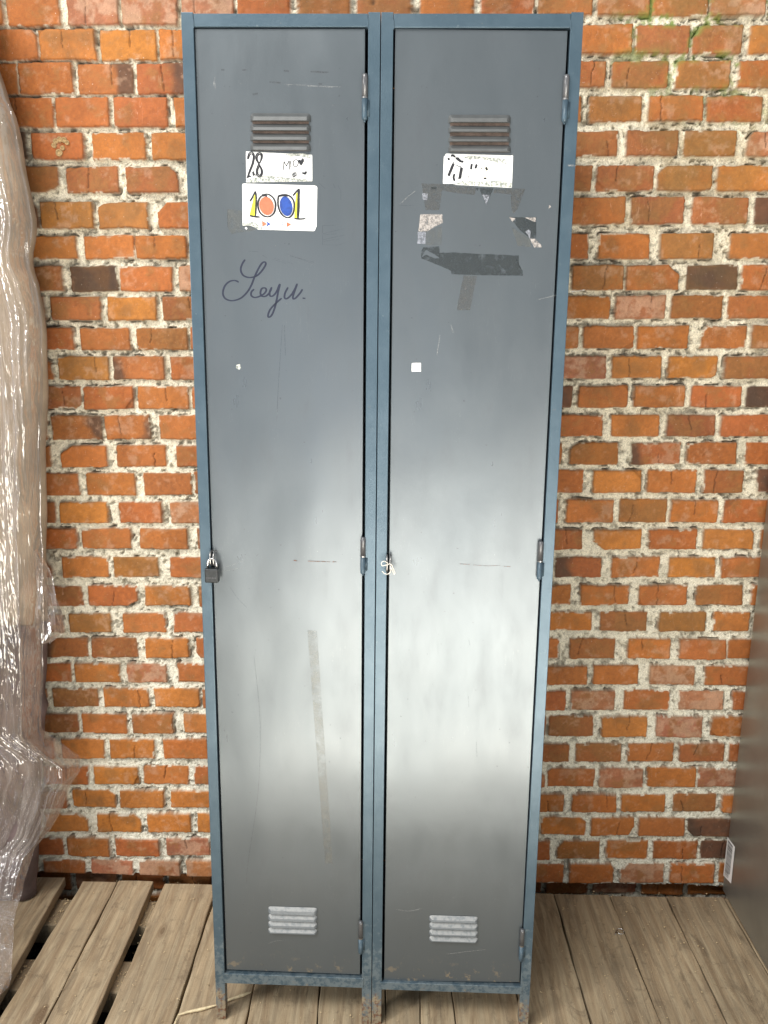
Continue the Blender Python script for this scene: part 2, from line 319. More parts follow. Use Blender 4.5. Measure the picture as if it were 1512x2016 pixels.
for bi, (xa, xb, zt, zb, kd) in enumerate(bricks):
    i0, i1 = np.searchsorted(xs, [xa - 0.012, xb + 0.012]); j0, j1 = np.searchsorted(zs, [zb - 0.012, zt + 0.012])
    if i1 <= i0 or j1 <= j0: continue
    sl = (slice(j0, j1), slice(i0, i1)); q = np.random.RandomState(bi + 5)
    cx, cz, hw, hh = (xa + xb) / 2, (zt + zb) / 2, abs(xb - xa) / 2, abs(zt - zb) / 2
    x = GX[sl] - cx + warp1[sl]; z = GZ[sl] - cz + warp2[sl]; rot = q.uniform(-0.012, 0.012)
    x, z = x + z * rot, z - x * rot
    r = q.uniform(0.0015, 0.005); qx, qz = np.abs(x) - hw + r, np.abs(z) - hh + r
    d = np.hypot(np.maximum(qx, 0), np.maximum(qz, 0)) + np.minimum(np.maximum(qx, qz), 0) - r
    chipd = np.zeros_like(d)
    if q.rand() < 0.34:                                        # a broken corner
        sx, sz = q.choice([-1, 1]), q.choice([-1, 1], p=[0.35, 0.65]); ang = q.uniform(0.5, 1.1); cut = q.uniform(0.006, 0.016)
        pl = ((sx * x - hw) * math.cos(ang) + (sz * z - hh) * math.sin(ang)) + cut + n_olive[sl] * 0.003
        if q.rand() < 0.5: d = np.maximum(d, pl)
        else: chipd = sstep(-0.001, 0.001, pl)
    w = sstep(0.0010, -0.0010, d); edge = sstep(-0.0065, 0.0, d)
    prd = q.uniform(-0.003, 0.005) + 0.0028 * float(sstep(0.9, 1.6, cz))
    prd -= 0.0015 * (cz < 0.8)
    f = prd + x / hw * q.uniform(-0.0018, 0.0018) + z / hh * q.uniform(-0.0015, 0.0015) + n_fine[sl] * 0.0004 + n_olive[sl] * 0.0007 - edge ** 3 * 0.0016 - chipd * q.uniform(0.002, 0.005)
    if q.rand() < 0.30:                                        # a hairline crack
        cxk = q.uniform(-0.6, 0.6) * hw; ck = sstep(0.0013, 0.0004, np.abs(x - cxk - n_olive[sl] * 0.004 - z * q.uniform(-0.2, 0.2))) * (z * q.choice([-1, 1]) > -hh * q.uniform(0, 1))
        f = f - ck * 0.004
    else: ck = 0
    base = np.array(PAL[kd]) * q.uniform(0.93, 1.10); base = base * (1, q.uniform(0.94, 1.12), q.uniform(0.85, 1.15))
    cl = np.empty(d.shape + (3,), np.float32); cl[:] = base
    ol = sstep(-0.1, 0.7, n_olive[sl] + {'y': 0.55, 'm': 0.45, 'd': 0.4}.get(kd, q.uniform(-0.35, 0.2)) + n_fine[sl] * 0.35 - (np.maximum(np.abs(x) / hw, np.abs(z) / hh)) ** 3 * 0.6)[..., None]
    cl = cl * (1 - ol * 0.62) + ol * 0.62 * np.array((0.235, 0.105, 0.030) if kd != 'd' else (0.06, 0.034, 0.022))
    if kd in 'b' or (kd == 'd' and q.rand() < 0.5):            # burnt end
        sx = q.choice([-1, 1]); bn = sstep(0.0, 0.5, sx * x / hw + n_blot[sl] * 0.5 - q.uniform(0.1, 0.5))[..., None] * 0.85
        cl = cl * (1 - bn) + bn * np.array((0.062, 0.034, 0.022))
    ds = (sstep(0.15, 0.95, n_dust[sl] + {'g': 0.55, 'd': -0.6}.get(kd, q.uniform(-0.35, 0.15)) + n_fine[sl] * 0.3) * (0.55 if kd == 'g' else 0.35))[..., None]
    cl = cl * (1 - ds) + ds * np.array((0.46, 0.29, 0.19))
    cl *= (1 + n_fine[sl][..., None] * 0.16 + n_blot[sl][..., None] * 0.14)
    dirt = (edge * sstep(-0.5, 0.6, n_dust[sl] + 0.1))[..., None] * 0.42
    cl = cl * (1 - dirt) + dirt * np.array((0.20, 0.115, 0.055))
    cl = cl * (1 - np.asarray(ck)[..., None] * 0.6) if np.ndim(ck) else cl
    if kd == 'r' or kd == 'o':
        cl = cl * (1 - chipd[..., None] * 0.25)
    take = w > wmask[sl]
    face[sl] = np.where(take, f, face[sl]); BC[sl] = np.where(take[..., None], cl, BC[sl]); wmask[sl] = np.maximum(w, wmask[sl]); near[sl] = np.minimum(near[sl], np.abs(d))
gap = sstep(0.30, 0.62, fbm(GX, GZ, 38, 3, 131)) * sstep(0.0045, 0.0015, near) * (1 - wmask)   # mortar pulled off the brick
mort = mort - gap * 0.009
smear = sstep(0.5, 0.75, fbm(GX, GZ, 28, 4, 141) + fbm(GX, GZ, 110, 3, 151) * 0.4) * sstep(0.005, 0.001, near) # mortar over the brick edge
H = wmask * face + (1 - wmask) * np.minimum(mort, 0.004)
H = H - sstep(0.006, 0.0, GZ - FA * (GX - LX)) * 0.045
ov = smear * wmask * (np.maximum(mort, -0.001) > face - 0.003)
H = H + ov * 0.0012; wcol = wmask * (1 - ov * 0.8)
# mortar colour
n1 = fbm(GX, GZ, 9, 3, 161); n2 = fbm(GX, GZ, 130, 4, 171, 0.7); n3 = fbm(GX, GZ, 34, 3, 181)
MC = np.empty_like(BC); MC[:] = (0.84, 0.77, 0.61)
low = sstep(1.1, 0.2, GZ)[..., None]; MC = MC * (1 - low) + low * np.array((0.86, 0.82, 0.69))
st = sstep(0.05, 0.75, n1 * 0.5 + n3 * 0.6)[..., None]; MC = MC * (1 - st * 0.30) + st * 0.30 * np.array((0.30, 0.27, 0.19))
sp = sstep(0.38, 0.65, n2)[..., None]; MC = MC * (1 - sp * 0.5) + sp * 0.5 * np.array((0.24, 0.21, 0.14))
gp = np.maximum(gap, pits * 0.6)[..., None]; MC = MC * (1 - gp * 0.7) + gp * 0.7 * np.array((0.07, 0.055, 0.04))
moss = (sstep(0.05, 0.5, fbm(GX, GZ, 16, 3, 191) * 0.6 + fbm(GX, GZ, 90, 3, 201) * 0.5 - 0.05) * sstep(0.35, 0.50, GX) * sstep(1.66, 1.93, GZ + 0.1 * (GX - 0.7)))[..., None]
MC = MC * (1 - moss * 0.85) + moss * 0.85 * np.array((0.17, 0.27, 0.035))
COLR = BC * wcol[..., None] + MC * (1 - wcol[..., None])
mo2 = moss * sstep(0.012, 0.0, near)[..., None] * 0.6; COLR = COLR * (1 - mo2) + mo2 * np.array((0.16, 0.24, 0.04))
alg = (sstep(0.0, 0.8, fbm(GX, GZ, 20, 4, 211) + 0.25) * sstep(0.3, 0.5, GX) * sstep(1.2, 1.75, GZ))[..., None] * 0.30
COLR = COLR * (1 - alg) + alg * np.array((0.26, 0.17, 0.05)) * (0.7 + 0.6 * (1 - wcol[..., None]))
nz_, nx_ = GX.shape
co = np.stack([GX, -H, GZ], -1).reshape(-1, 3).astype(np.float32)
idx = np.arange(nz_ * nx_).reshape(nz_, nx_)
fc = np.stack([idx[:-1, :-1], idx[:-1, 1:], idx[1:, 1:], idx[1:, :-1]], -1).reshape(-1, 4).astype(np.int32)
me = bpy.data.meshes.new('brick_wall'); me.vertices.add(len(co)); me.vertices.foreach_set('co', co.ravel())
me.loops.add(fc.size); me.loops.foreach_set('vertex_index', fc.ravel()); me.polygons.add(len(fc))
me.polygons.foreach_set('loop_start', np.arange(0, fc.size, 4, dtype=np.int32)); me.polygons.foreach_set('loop_total', np.full(len(fc), 4, np.int32))
me.update(calc_edges=True)
me.polygons.foreach_set('use_smooth', np.ones(len(fc), bool))
ca = me.color_attributes.new('brick_tint', 'FLOAT_COLOR', 'POINT')
rgba = np.ones((len(co), 4), np.float32); rgba[:, :3] = np.clip(COLR, 0.01, 0.85).reshape(-1, 3); rgba[:, 3] = wcol.ravel(); ca.data.foreach_set('color', rgba.ravel())
wall = bpy.data.objects.new('brick_wall', me); COL.objects.link(wall)
tag(wall, 'old orange brick wall with rough cream mortar behind the lockers', 'wall')
k = N('brick and mortar'); at = k.n('ShaderNodeAttribute', attribute_name='brick_tint'); v = k.coord()
br = at.outputs['Alpha']; fn = k.noise(v, 420, 4, 0.7); gr = k.noise(v, 900, 3, 0.7)
colr = k.mix(k.step(fn, 0.34, 0.60), k.mix(k.n('ShaderNodeMapRange', {'Value': br, 'To Min': 0.50, 'To Max': 0.24}).outputs[0], at.outputs['Color'], c(0.09, 0.065, 0.035)), at.outputs['Color'])
colr = k.mix(k.math('MULTIPLY', k.step(k.noise(v, 330, 2, 0.5), 0.735, 0.77), 0.55), colr, c(0.75, 0.70, 0.62))
colr = k.mix(k.math('MULTIPLY', k.step(k.noise(k.coord(loc=(4, 0, 3)), 300, 2, 0.5), 0.72, 0.76), 0.5), colr, c(0.06, 0.04, 0.03))
sc = k.noise(k.coord(scale=(1, 1, 0.25), loc=(1, 1, 1)), 26, 3, 0.5, 1.5)
line = k.step(k.math('ABSOLUTE', k.math('SUBTRACT', sc, 0.5)), 0.0035, 0.0)
colr = k.mix(k.math('MULTIPLY', k.math('MULTIPLY', line, br), k.math('MULTIPLY', k.step(k.noise(v, 11, 2, 0.5), 0.5, 0.62), 0.35)), colr, c(0.72, 0.45, 0.30))
hsum = k.math('ADD', k.math('MULTIPLY', fn, 1.0), k.math('MULTIPLY', gr, 0.5))
k.pbr(Base_Color=colr, Roughness=k.n('ShaderNodeMapRange', {'Value': br, 'To Min': 0.95, 'To Max': 0.72}).outputs[0], Specular_IOR_Level=0.35,
      Normal=k.bump(hsum, k.n('ShaderNodeMapRange', {'Value': br, 'To Min': 0.0022, 'To Max': 0.0007}).outputs[0], 0.8))
me.materials.append(k.m)

# ------------------------------------------------------------------ floor of loose boards
def mat_wood():
    k = N('weathered boards'); at = k.n('ShaderNodeAttribute', attribute_name='board_tint'); tc = k.n('ShaderNodeTexCoord')
    add = k.n('ShaderNodeVectorMath', {0: tc.outputs['Object'], 1: at.outputs['Vector']}, operation='ADD').outputs[0]
    def mp(s): return k.n('ShaderNodeMapping', {'Vector': add, 'Scale': s}).outputs[0]
    g1 = k.noise(mp((9, 0.7, 4)), 6, 7, 0.62, 1.2); g2 = k.noise(mp((42, 1.0, 14)), 5, 6, 0.72, 0.8); g3 = k.noise(mp((1, 1, 1)), 7, 5, 0.6)
    wv = k.n('ShaderNodeTexWave', {'Vector': mp((1, 0.07, 1)), 'Scale': 11.0, 'Distortion': 7.0, 'Detail': 3.0, 'Detail Scale': 1.2}, wave_type='BANDS', bands_direction='X').outputs['Fac']
    bt = at.outputs['Alpha']
    col = k.mix(k.step(g1, 0.25, 0.75), c(0.26, 0.195, 0.125), c(0.56, 0.45, 0.295))
    col = k.mix(k.math('MULTIPLY', wv, 0.22), col, c(0.36, 0.225, 0.115))
    col = k.mix(k.math('MULTIPLY', k.step(g2, 0.46, 0.72), 0.26), col, c(0.13, 0.085, 0.050))
    col = k.mix(k.math('MULTIPLY', k.step(g3, 0.45, 0.7), 0.40), col, c(0.27, 0.215, 0.145))
    saw = k.step(k.noise(mp((3, 40, 1)), 4, 3, 0.5, 0.8), 0.62, 0.72); col = k.mix(k.math('MULTIPLY', saw, 0.10), col, c(0.10, 0.07, 0.04))
    col = k.mix(k.math('MULTIPLY', k.step(k.noise(mp((1, 1, 1)), 38, 5, 0.7), 0.58, 0.70), 0.34), col, c(0.075, 0.055, 0.038))
    col = k.mix(k.math('MULTIPLY', k.step(k.noise(mp((1.6, 0.6, 1)), 12, 6, 0.7, 1.0), 0.54, 0.66), 0.42), col, c(0.13, 0.098, 0.065))
    col = k.mix(k.math('MULTIPLY', k.step(k.noise(mp((1, 1, 1)), 330, 2, 0.6), 0.71, 0.75), 0.55), col, c(0.66, 0.58, 0.44))
    col = k.mix(k.math('MULTIPLY', k.step(k.noise(mp((1, 1, 3)), 260, 3, 0.6), 0.69, 0.73), 0.6), col, c(0.04, 0.03, 0.02))
    # knots
    vo = k.n('ShaderNodeTexVoronoi', {'Vector': mp((2.6, 0.9, 0)), 'Scale': 2.1, 'Randomness': 1.0}); kn = vo.outputs['Distance']
    ring = k.n('ShaderNodeTexWave', {'Vector': k.n('ShaderNodeCombineXYZ', {0: kn}).outputs[0], 'Scale': 28.0, 'Distortion': 1.0}).outputs['Fac']
    col = k.mix(k.math('MULTIPLY', k.step(kn, 0.085, 0.04), k.math('ADD', 0.45, k.math('MULTIPLY', ring, 0.3))), col, c(0.10, 0.05, 0.022))
    col = k.mix(1.0, col, k.n('ShaderNodeCombineColor', {0: bt, 1: bt, 2: bt}).outputs[0], 'MULTIPLY')
    h = k.math('ADD', k.math('MULTIPLY', g2, 0.8), k.math('MULTIPLY', g1, 0.6))
    k.pbr(Base_Color=col, Roughness=0.72, Specular_IOR_Level=0.3, Normal=k.bump(h, 0.0022, 0.7)); return k.m
M_WOOD = mat_wood()
# (x,y) pixel pairs of each joint on the floor: far point, near point
def jline(x1, y1, x2, y2):
    a = on_floor(x1, y1); b = on_floor(x2, y2); s = (b[0] - a[0]) / (b[1] - a[1]); return lambda Y: a[0] + s * (Y - a[1])
J = {'A1': jline(135, 1722, 0, 1967), 'B0': jline(171, 1722, 0, 2003), 'B1': jline(237, 1723, 85, 2016), 'C0': jline(240, 1723, 89, 2016), 'C1': jline(308, 1723, 180, 2016),
     'D0': jline(329, 1726, 205, 2016), 'D1': jline(415, 1777, 338, 2016), 'E0': jline(419, 1777, 343, 2016), 'E1': jline(499, 1938, 481, 2016), 'F0': jline(502, 1938, 485, 2016),
     'F1': jline(629, 1941, 622, 2016), 'G0': jline(632, 1941, 626, 2016), 'G1': jline(757, 1941, 760, 2016), 'g0': jline(758, 1941, 761, 2016), 'H0': jline(827, 1952, 828, 2016),
     'H1': jline(888, 1952, 896, 2016), 'I0': jline(891, 1952, 899, 2016), 'I1': jline(1015, 1952, 1031, 2016), 'K0': jline(1017, 1952, 1033, 2016), 'K1': jline(1085, 1745, 1162, 2016), 'L0': jline(1087, 1745, 1166, 2016),
     'L1': jline(1196, 1755, 1300, 2016), 'P0': jline(1198, 1755, 1303, 2016), 'P1': jline(1308, 1761, 1432, 2016), 'Q0': jline(1310, 1761, 1434, 2016), 'Q1': jline(1425, 1770, 1568, 2016)}
A0 = lambda Y: J['A1'](Y) - 0.125
hline = lambda Y: J['H0'](Y) - 0.0012
boards = [(A0, J['A1'], 0.010, 0.80, -0.018), (J['B0'], J['B1'], 0.0, 0.95, -0.016), (J['C0'], J['C1'], 0.002, 0.98, -0.016), (J['D0'], J['D1'], 0.0, 1.0, -0.018), (J['E0'], J['E1'], -0.001, 1.04, -0.02),
          (J['F0'], J['F1'], 0.0, 1.05, -0.02), (J['G0'], J['G1'], 0.001, 1.0, -0.02), (J['g0'], hline, 0.0, 1.0, -0.02), (J['H0'], J['H1'], 0.0, 1.03, -0.02), (J['I0'], J['I1'], 0.001, 1.0, -0.02), (J['K0'], J['K1'], 0.0, 0.84, -0.028),
          (J['L0'], J['L1'], 0.0015, 0.78, -0.028), (J['P0'], J['P1'], 0.0, 0.80, -0.028), (J['Q0'], J['Q1'], 0.001, 0.74, -0.028)]
for q in range(3): boards.append((lambda Y, q=q: J['Q1'](Y) + 0.003 + q * 0.135, lambda Y, q=q: J['Q1'](Y) + 0.135 + q * 0.135, 0, 0.9, -0.028))
for q in range(4): boards.insert(0, (lambda Y, q=q: A0(Y) - 0.14 - q * 0.14, lambda Y, q=q: A0(Y) - 0.006 - q * 0.14, 0.003, 0.9, -0.02))
vco = []; vfc = []; vtn = []
YE = np.concatenate([np.arange(0, -1.0, -0.02), np.arange(-1.0, -2.6, -0.1)])
for bi, (l, r, dz, tint, yend) in enumerate(boards):
    q = np.random.RandomState(bi + 40); off = q.rand(3) * 9; prof = [(0, -0.022), (0, -0.0012), (0.0012, 0)] + [(t, 0) for t in (0.25, 0.5, 0.75)] + [(-0.0012, 0), (1, -0.0012), (1, -0.022)]
    base = len(vco); m_ = len(prof); jit = q.uniform(-0.004, 0.004)
    for yi, Y0 in enumerate(YE):
        Y = min(Y0, yend + jit) if yi == 0 else Y0 + (yend if Y0 > -0.02 else 0) * 0
        if Y0 > yend + jit: Y = yend + jit - yi * 0.002
        xl, xr = l(Y), r(Y); wob = 0.0009 * math.sin(Y * 23 + bi * 2) + 0.0006 * math.sin(Y * 61 + bi)
        for pi_, (t, hz) in enumerate(prof):
            if t == 0: x = xl + wob
            elif t == 1: x = xr + wob * 0.7
            elif t == 0.0012: x = xl + 0.0014 + wob
            elif t == -0.0012: x = xr - 0.0014 + wob * 0.7
            else: x = xl + (xr - xl) * t
            cup = 0.0012 * math.cos(Y * 3 + bi)
            vco.append((x, Y, floor_z(x) + dz - (0.0015 if bi in (6, 7, 8) else 0) + hz + cup * (4 * (x - xl) * (xr - x) / (xr - xl) ** 2) - 0.0012 * abs(cup) / 0.0012 * 0.3)); vtn.append((off[0], off[1], off[2], tint))
    for yi in range(len(YE) - 1):
        for j in range(m_ - 1):
            a = base + yi * m_ + j; vfc.append((a, a + m_, a + m_ + 1, a + 1))
    vfc.append(tuple(base + j for j in range(m_)))
me = bpy.data.meshes.new('floor'); me.from_pydata(vco, [], vfc); me.update()
ca = me.color_attributes.new('board_tint', 'FLOAT_COLOR', 'POINT'); ca.data.foreach_set('color', np.array(vtn, np.float32).ravel()); me.materials.append(M_WOOD)
fl = bpy.data.objects.new('floor', me); COL.objects.link(fl); tag(fl, kind='structure')
bm = bmesh.new()
for Y in (-0.10, -0.30, -0.62, -1.1, -1.7):                   # bearers the boards lie on
    n0 = len(bm.verts); box(bm, (-1.3, Y - 0.045, -0.075), (1.3, Y + 0.045, -0.024))
    bm.verts.ensure_lookup_table()
    for vv in bm.verts[n0:]: vv.co.z += floor_z(vv.co.x)
bo = obj('bearer', bm, M_WOOD, fl, bevel=0.003)
ca = bo.data.color_attributes.new('board_tint', 'FLOAT_COLOR', 'POINT'); ca.data.foreach_set('color', np.tile([4.0, 2.0, 7.0, 0.75], len(bo.data.vertices)))
bm = bmesh.new(); bmesh.ops.create_grid(bm, x_segments=120, y_segments=120, size=1.0)
for vv in bm.verts:
    vv.co.x *= 2.2; vv.co.y = vv.co.y * 2.0 - 1.95; vv.co.z = -0.095 + 0.010 * math.sin(vv.co.x * 31) * math.sin(vv.co.y * 27) + random.uniform(-0.006, 0.006)
k = N('dark soil'); n = k.noise(k.coord(), 60, 6, 0.7)
k.pbr(Base_Color=k.mix(k.step(n, 0.45, 0.7), c(0.022, 0.018, 0.014), c(0.10, 0.078, 0.05)), Roughness=0.95, Normal=k.bump(n, 0.01)); tag(obj('ground', bm, k.m, smooth=True), kind='structure')

# ------------------------------------------------------------------ lockers
LMAT = Matrix(LM.tolist()).to_4x4(); LMAT.translation = Vector(LO)
def U(px, py, dep=0.0): return on_locker(px, py, dep)
DEP = 0.40; HT = 1.80; GAP = 0.0012; LW = WID - GAP / 2
PW = 0.0185                                                   # post face width
REC = 0.005                                                   # door sits back from the frame front
def fold_louvre(bm, u0, u1, vb, vt, w0, out):                 # one pressed louvre: sloping hood open at its lower edge
    n = 9; r = min(0.005, (vt - vb) * 0.6)
    top = []; low = []
    def outline(ins):
        a, b, lo, hi = u0 + ins, u1 - ins, vb, vt - ins; rr = max(0.0005, r - ins); pts = [(a, lo)]
        for i in range(6):
            t = math.pi - i / 5 * math.pi / 2; pts.append((a + rr + rr * math.cos(t), hi - rr + rr * math.sin(t)))
        for i in range(6):
            t = math.pi / 2 - i / 5 * math.pi / 2; pts.append((b - rr + rr * math.cos(t), hi - rr + rr * math.sin(t)))
        pts.append((b, lo)); return pts
    rings = []
    for ins, o in ((0, 0), (0.0006, 0.12), (0.0018, 0.42), (0.0038, 0.74), (0.0058, 0.93)):
        ring = []
        for (a, b_) in outline(ins):
            h = (vt - b_) / (vt - vb); ring.append(bm.verts.new((a, w0 - out * o * min(1, 0.35 + h * 0.9) , b_)))
        rings.append(ring)
    for A, B in zip(rings, rings[1:]):
        for i in range(len(A) - 1): bm.faces.new((A[i], B[i], B[i + 1], A[i + 1]))
    bm.faces.new(rings[-1])
    # lower lip turned back in
    lip = [rings[i][0] for i in range(5)] + [rings[i][-1] for i in range(4, -1, -1)]
    back = [bm.verts.new((p.co.x, w0 - 0.25 * (w0 - p.co.y), vb - 0.0012 + 0.0008)) for p in lip]
    for i in range(len(lip) - 1): bm.faces.new((lip[i], lip[i + 1], back[i + 1], back[i]))
def flat_poly(name, pts, mat, parent, u0, dep, thick=0.0003, dx=0, dv=0):
    bm = bmesh.new(); a = [bm.verts.new((u - u0, dep, v)) for u, v in pts]; b = [bm.verts.new((u - u0, dep + thick, v)) for u, v in pts]
    area = sum(pts[i][0] * pts[(i + 1) % len(pts)][1] - pts[(i + 1) % len(pts)][0] * pts[i][1] for i in range(len(pts)))
    if area < 0: a.reverse(); b.reverse()
    bm.faces.new(a); bm.faces.new(b[::-1])
    for i in range(len(a)): bm.faces.new((a[i], b[i], b[(i + 1) % len(a)], a[(i + 1) % len(a)]))
    bmesh.ops.triangulate(bm, faces=[f for f in bm.faces if len(f.verts) > 4]); bmesh.ops.recalc_face_normals(bm, faces=bm.faces)
    return obj(name, bm, mat, parent)
def ribbon(bm, pts, wd, u0, dep, taper=True, mi=0):           # pen stroke
    P = [np.array(p, float) for p in pts]; n = len(P); L = []; R = []
    for i, p in enumerate(P):
        t = P[min(i + 1, n - 1)] - P[max(i - 1, 0)]; t = t / (np.linalg.norm(t) + 1e-9); nn = np.array([-t[1], t[0]])
        ww = wd * (0.72 + 0.38 * abs(t[1])) * (1 if not taper else (1 if n < 3 else min(1, 0.65 + min(i, n - 1 - i) * 0.2))) / 2
        L.append(bm.verts.new((p[0] + nn[0] * ww - u0, dep, p[1] + nn[1] * ww))); R.append(bm.verts.new((p[0] - nn[0] * ww - u0, dep, p[1] - nn[1] * ww)))
    for i in range(n - 1):
        f = bm.faces.new((L[i], R[i], R[i + 1], L[i + 1])); f.material_index = mi
        if f.calc_center_median() is None: pass
C3 = lambda x, y: (380 + x / 4.382, 280 + y / 4.382)          # reading of the photograph's enlargements
C4 = lambda x, y: (760 + x / 4.2, 280 + y / 4.2)
C1 = lambda x, y: (340 + x / 3.436, y / 3.436)
C2 = lambda x, y: (700 + x / 3.15, y / 3.15)
C5 = lambda x, y: (380 + x / 3.78, 1020 + y / 3.78)
def strokes(name, conv, lines, wd, mat, parent, u0, dep, smooth=True, sub=6, split=False):
    if split or name in ('scratch', 'rust_scratch', 'arrow_line', 'smile_line', 'paint_scrape'):
        for i, ln in enumerate(lines): strokes(name + ' ', conv, [ln], wd, mat, parent, u0, dep - i * 0.000004, smooth, sub).name = name
        return
    bm = bmesh.new(); kk = 0
    for ln in lines:
        P = [U(*conv(x, y), REC) for x, y in ln]
        if smooth: P = cat(P, sub)
        ribbon(bm, P, wd, u0, dep - kk * 0.000004, True); kk += 1
    bmesh.ops.recalc_face_normals(bm, faces=bm.faces)
    for f in bm.faces:
        if f.normal.y > 0: f.normal_flip()
    return obj(name, bm, mat, parent)
def polyU(conv, pts, dep=REC): return [U(*conv(x, y), dep) for x, y in pts]

lockers = []
spec = [dict(u0=0.0, hx=718.5, hy=((145, 238), (1057, 1130), (1812, 1876)), hxs=(718.5, 715, 710.5), dl=(383, 56), dr=(719, 56), bl=(446, 1909), br=(709, 1919),
             rt=(51.5, 52.5), rb=((444, 1916), (714, 1926), (443, 1934), (714, 1945)),
             lv=((493, 612), ((223, 239.5), (244, 258.5), (263, 277.5), (282, 297))), lb=((528, 625), ((1783.5, 1798), (1798.5, 1811), (1812, 1824), (1825, 1836)), 3.5)),
        dict(u0=WID, hxs=(1115.5, 1065, 1028.5), hy=((147, 242), (1065, 1141), (1828, 1890)), dl=(778, 56), dr=(1118, 60), bl=(756, 1931), br=(1023, 1934),
             rt=(51.5, 56), rb=((752, 1934), (1025, 1941), (751, 1946), (1024, 1958)),
             lv=((883, 1005), ((226, 242.5), (248, 261.5), (268, 280.5), (286, 299.5))), lb=((845, 941), ((1801, 1813), (1815, 1827), (1829, 1840), (1842, 1852)), 2.5))]
LAB = ['left grey steel locker, blue frame, shut with a black padlock, 1001 card on its door',
       'right grey steel locker, blue frame, tape scraps on its door, white twine in its hasp']
for li, s in enumerate(spec):
    u0 = s['u0'] + (GAP / 2 if li else 0)
    T = empty('metal_locker'); T.matrix_world = LMAT @ Matrix.Translation((u0, 0, 0)); tag(T, LAB[li], 'locker', 'pair of steel lockers')
    lockers.append(T)
    vt = U(*s['dl'], 0)[1] + 0.0045; vtl = (U(s['dl'][0], s['rt'][0])[1] + U(s['dr'][0], s['rt'][1])[1]) / 2
    rb = [U(*p) for p in s['rb']]; vb1 = (rb[0][1] + rb[1][1]) / 2; vb0 = (rb[2][1] + rb[3][1]) / 2
    # carcass: sides, back, top, base
    bm = bmesh.new()
    box(bm, (0.0004, 0.024, 0.09), (0.0014, DEP, HT - 0.003)); box(bm, (LW - 0.0014, 0.024, 0.09), (LW - 0.0004, DEP, HT - 0.003))
    box(bm, (0.0016, DEP - 0.002, 0.09), (LW - 0.0016, DEP - 0.001, HT - 0.005)); box(bm, (0.0016, 0.022, HT - 0.0045), (LW - 0.0016, DEP - 0.0022, HT - 0.0035))
    box(bm, (0.0016, 0.022, vb0 + 0.004), (LW - 0.0016, DEP - 0.0022, vb0 + 0.0052))
    obj('carcass', bm, M_FRAME, T)
    for sd in (0, 1):
        bm = bmesh.new(); a = 0 if sd == 0 else LW - PW; b = PW if sd == 0 else LW
        foot = 0.0 if True else 0
        box(bm, (a, 0, foot), (b, 0.0016, HT))                # face
        if sd == 0: box(bm, (a, 0.0018, foot + 0.001), (a + 0.0016, 0.022, HT - 0.0005)); box(bm, (b - 0.0016, 0.0018, 0.012), (b, 0.019, HT - 0.0005))
        else: box(bm, (b - 0.0016, 0.0018, foot + 0.001), (b, 0.022, HT - 0.0005)); box(bm, (a, 0.0018, 0.012), (a + 0.0016, 0.019, HT - 0.0005))
        obj('front_post', bm, M_FRAME, T, bevel=0.0011, seg=3)
        bm = bmesh.new(); x0 = 0.002 if sd == 0 else LW - 0.022
        box(bm, (x0, DEP - 0.022, 0.0), (x0 + 0.020, DEP - 0.020, 0.092)); box(bm, (x0 if sd == 0 else x0 + 0.018, DEP - 0.0198, 0.0), (x0 + 0.002 if sd == 0 else x0 + 0.020, DEP - 0.003, 0.0899))
        obj('rear_leg', bm, M_FRAME, T)
    bm = bmesh.new(); box(bm, (PW + 0.0004, 0.0006, vtl), (LW - PW - 0.0004, 0.0022, HT - 0.0018)); box(bm, (PW + 0.0004, 0.0024, vtl), (LW - PW - 0.0004, 0.016, vtl + 0.0014)); box(bm, (PW + 0.0004, 0.0024, HT - 0.0034), (LW - PW - 0.0004, 0.0215, HT - 0.0020))
    obj('top_rail', bm, M_FRAME, T, bevel=0.0006)
    for x in (PW - 0.0006, LW - PW - 0.0010):                 # lapped end clips of the rails
        bm = bmesh.new(); box(bm, (x, -0.0006, vtl - 0.003), (x + 0.0016, 0.0004, vtl + 0.010)); obj('rail_clip', bm, M_FRAME, T, bevel=0.0003)
    bm = bmesh.new(); box(bm, (PW - 0.003, -0.0012, vb0), (LW - PW + 0.003, -0.0001, vb1)); box(bm, (PW + 0.0004, 0.0001, vb1 - 0.0014), (LW - PW - 0.0004, 0.012, vb1 - 0.0002)); box(bm, (PW + 0.0004, 0.0001, vb0), (LW - PW - 0.0004, 0.014, vb0 + 0.0014))
    obj('bottom_rail', bm, M_FRAME, T, bevel=0.0007)
    # door
    q = [U(*s[n_], REC) for n_ in ('dl', 'dr', 'br', 'bl')]
    q = [(a - u0, b) for a, b in q]
    bm = bmesh.new(); nx, nz = 14, 60; g = []
    for j in range(nz + 1):
        t = j / nz; row = []
        for i in range(nx + 1):
            r_ = i / nx; ax = (q[0][0] * (1 - r_) + q[1][0] * r_) * (1 - t) + (q[3][0] * (1 - r_) + q[2][0] * r_) * t; az = (q[0][1] * (1 - r_) + q[1][1] * r_) * (1 - t) + (q[3][1] * (1 - r_) + q[2][1] * r_) * t
            row.append(bm.verts.new((ax, REC, az)))
        g.append(row)
    for j in range(nz):
        for i in range(nx): bm.faces.new((g[j][i], g[j + 1][i], g[j + 1][i + 1], g[j][i + 1]))
    rim = [g[0][i] for i in range(nx + 1)] + [g[j][nx] for j in range(1, nz + 1)] + [g[nz][i] for i in range(nx - 1, -1, -1)] + [g[j][0] for j in range(nz - 1, 0, -1)]
    rb_ = [bm.verts.new((p.co.x, REC + 0.014, p.co.z)) for p in rim]
    for i in range(len(rim)): bm.faces.new((rim[i], rim[(i + 1) % len(rim)], rb_[(i + 1) % len(rim)], rb_[i]))
    bmesh.ops.recalc_face_normals(bm, faces=bm.faces)
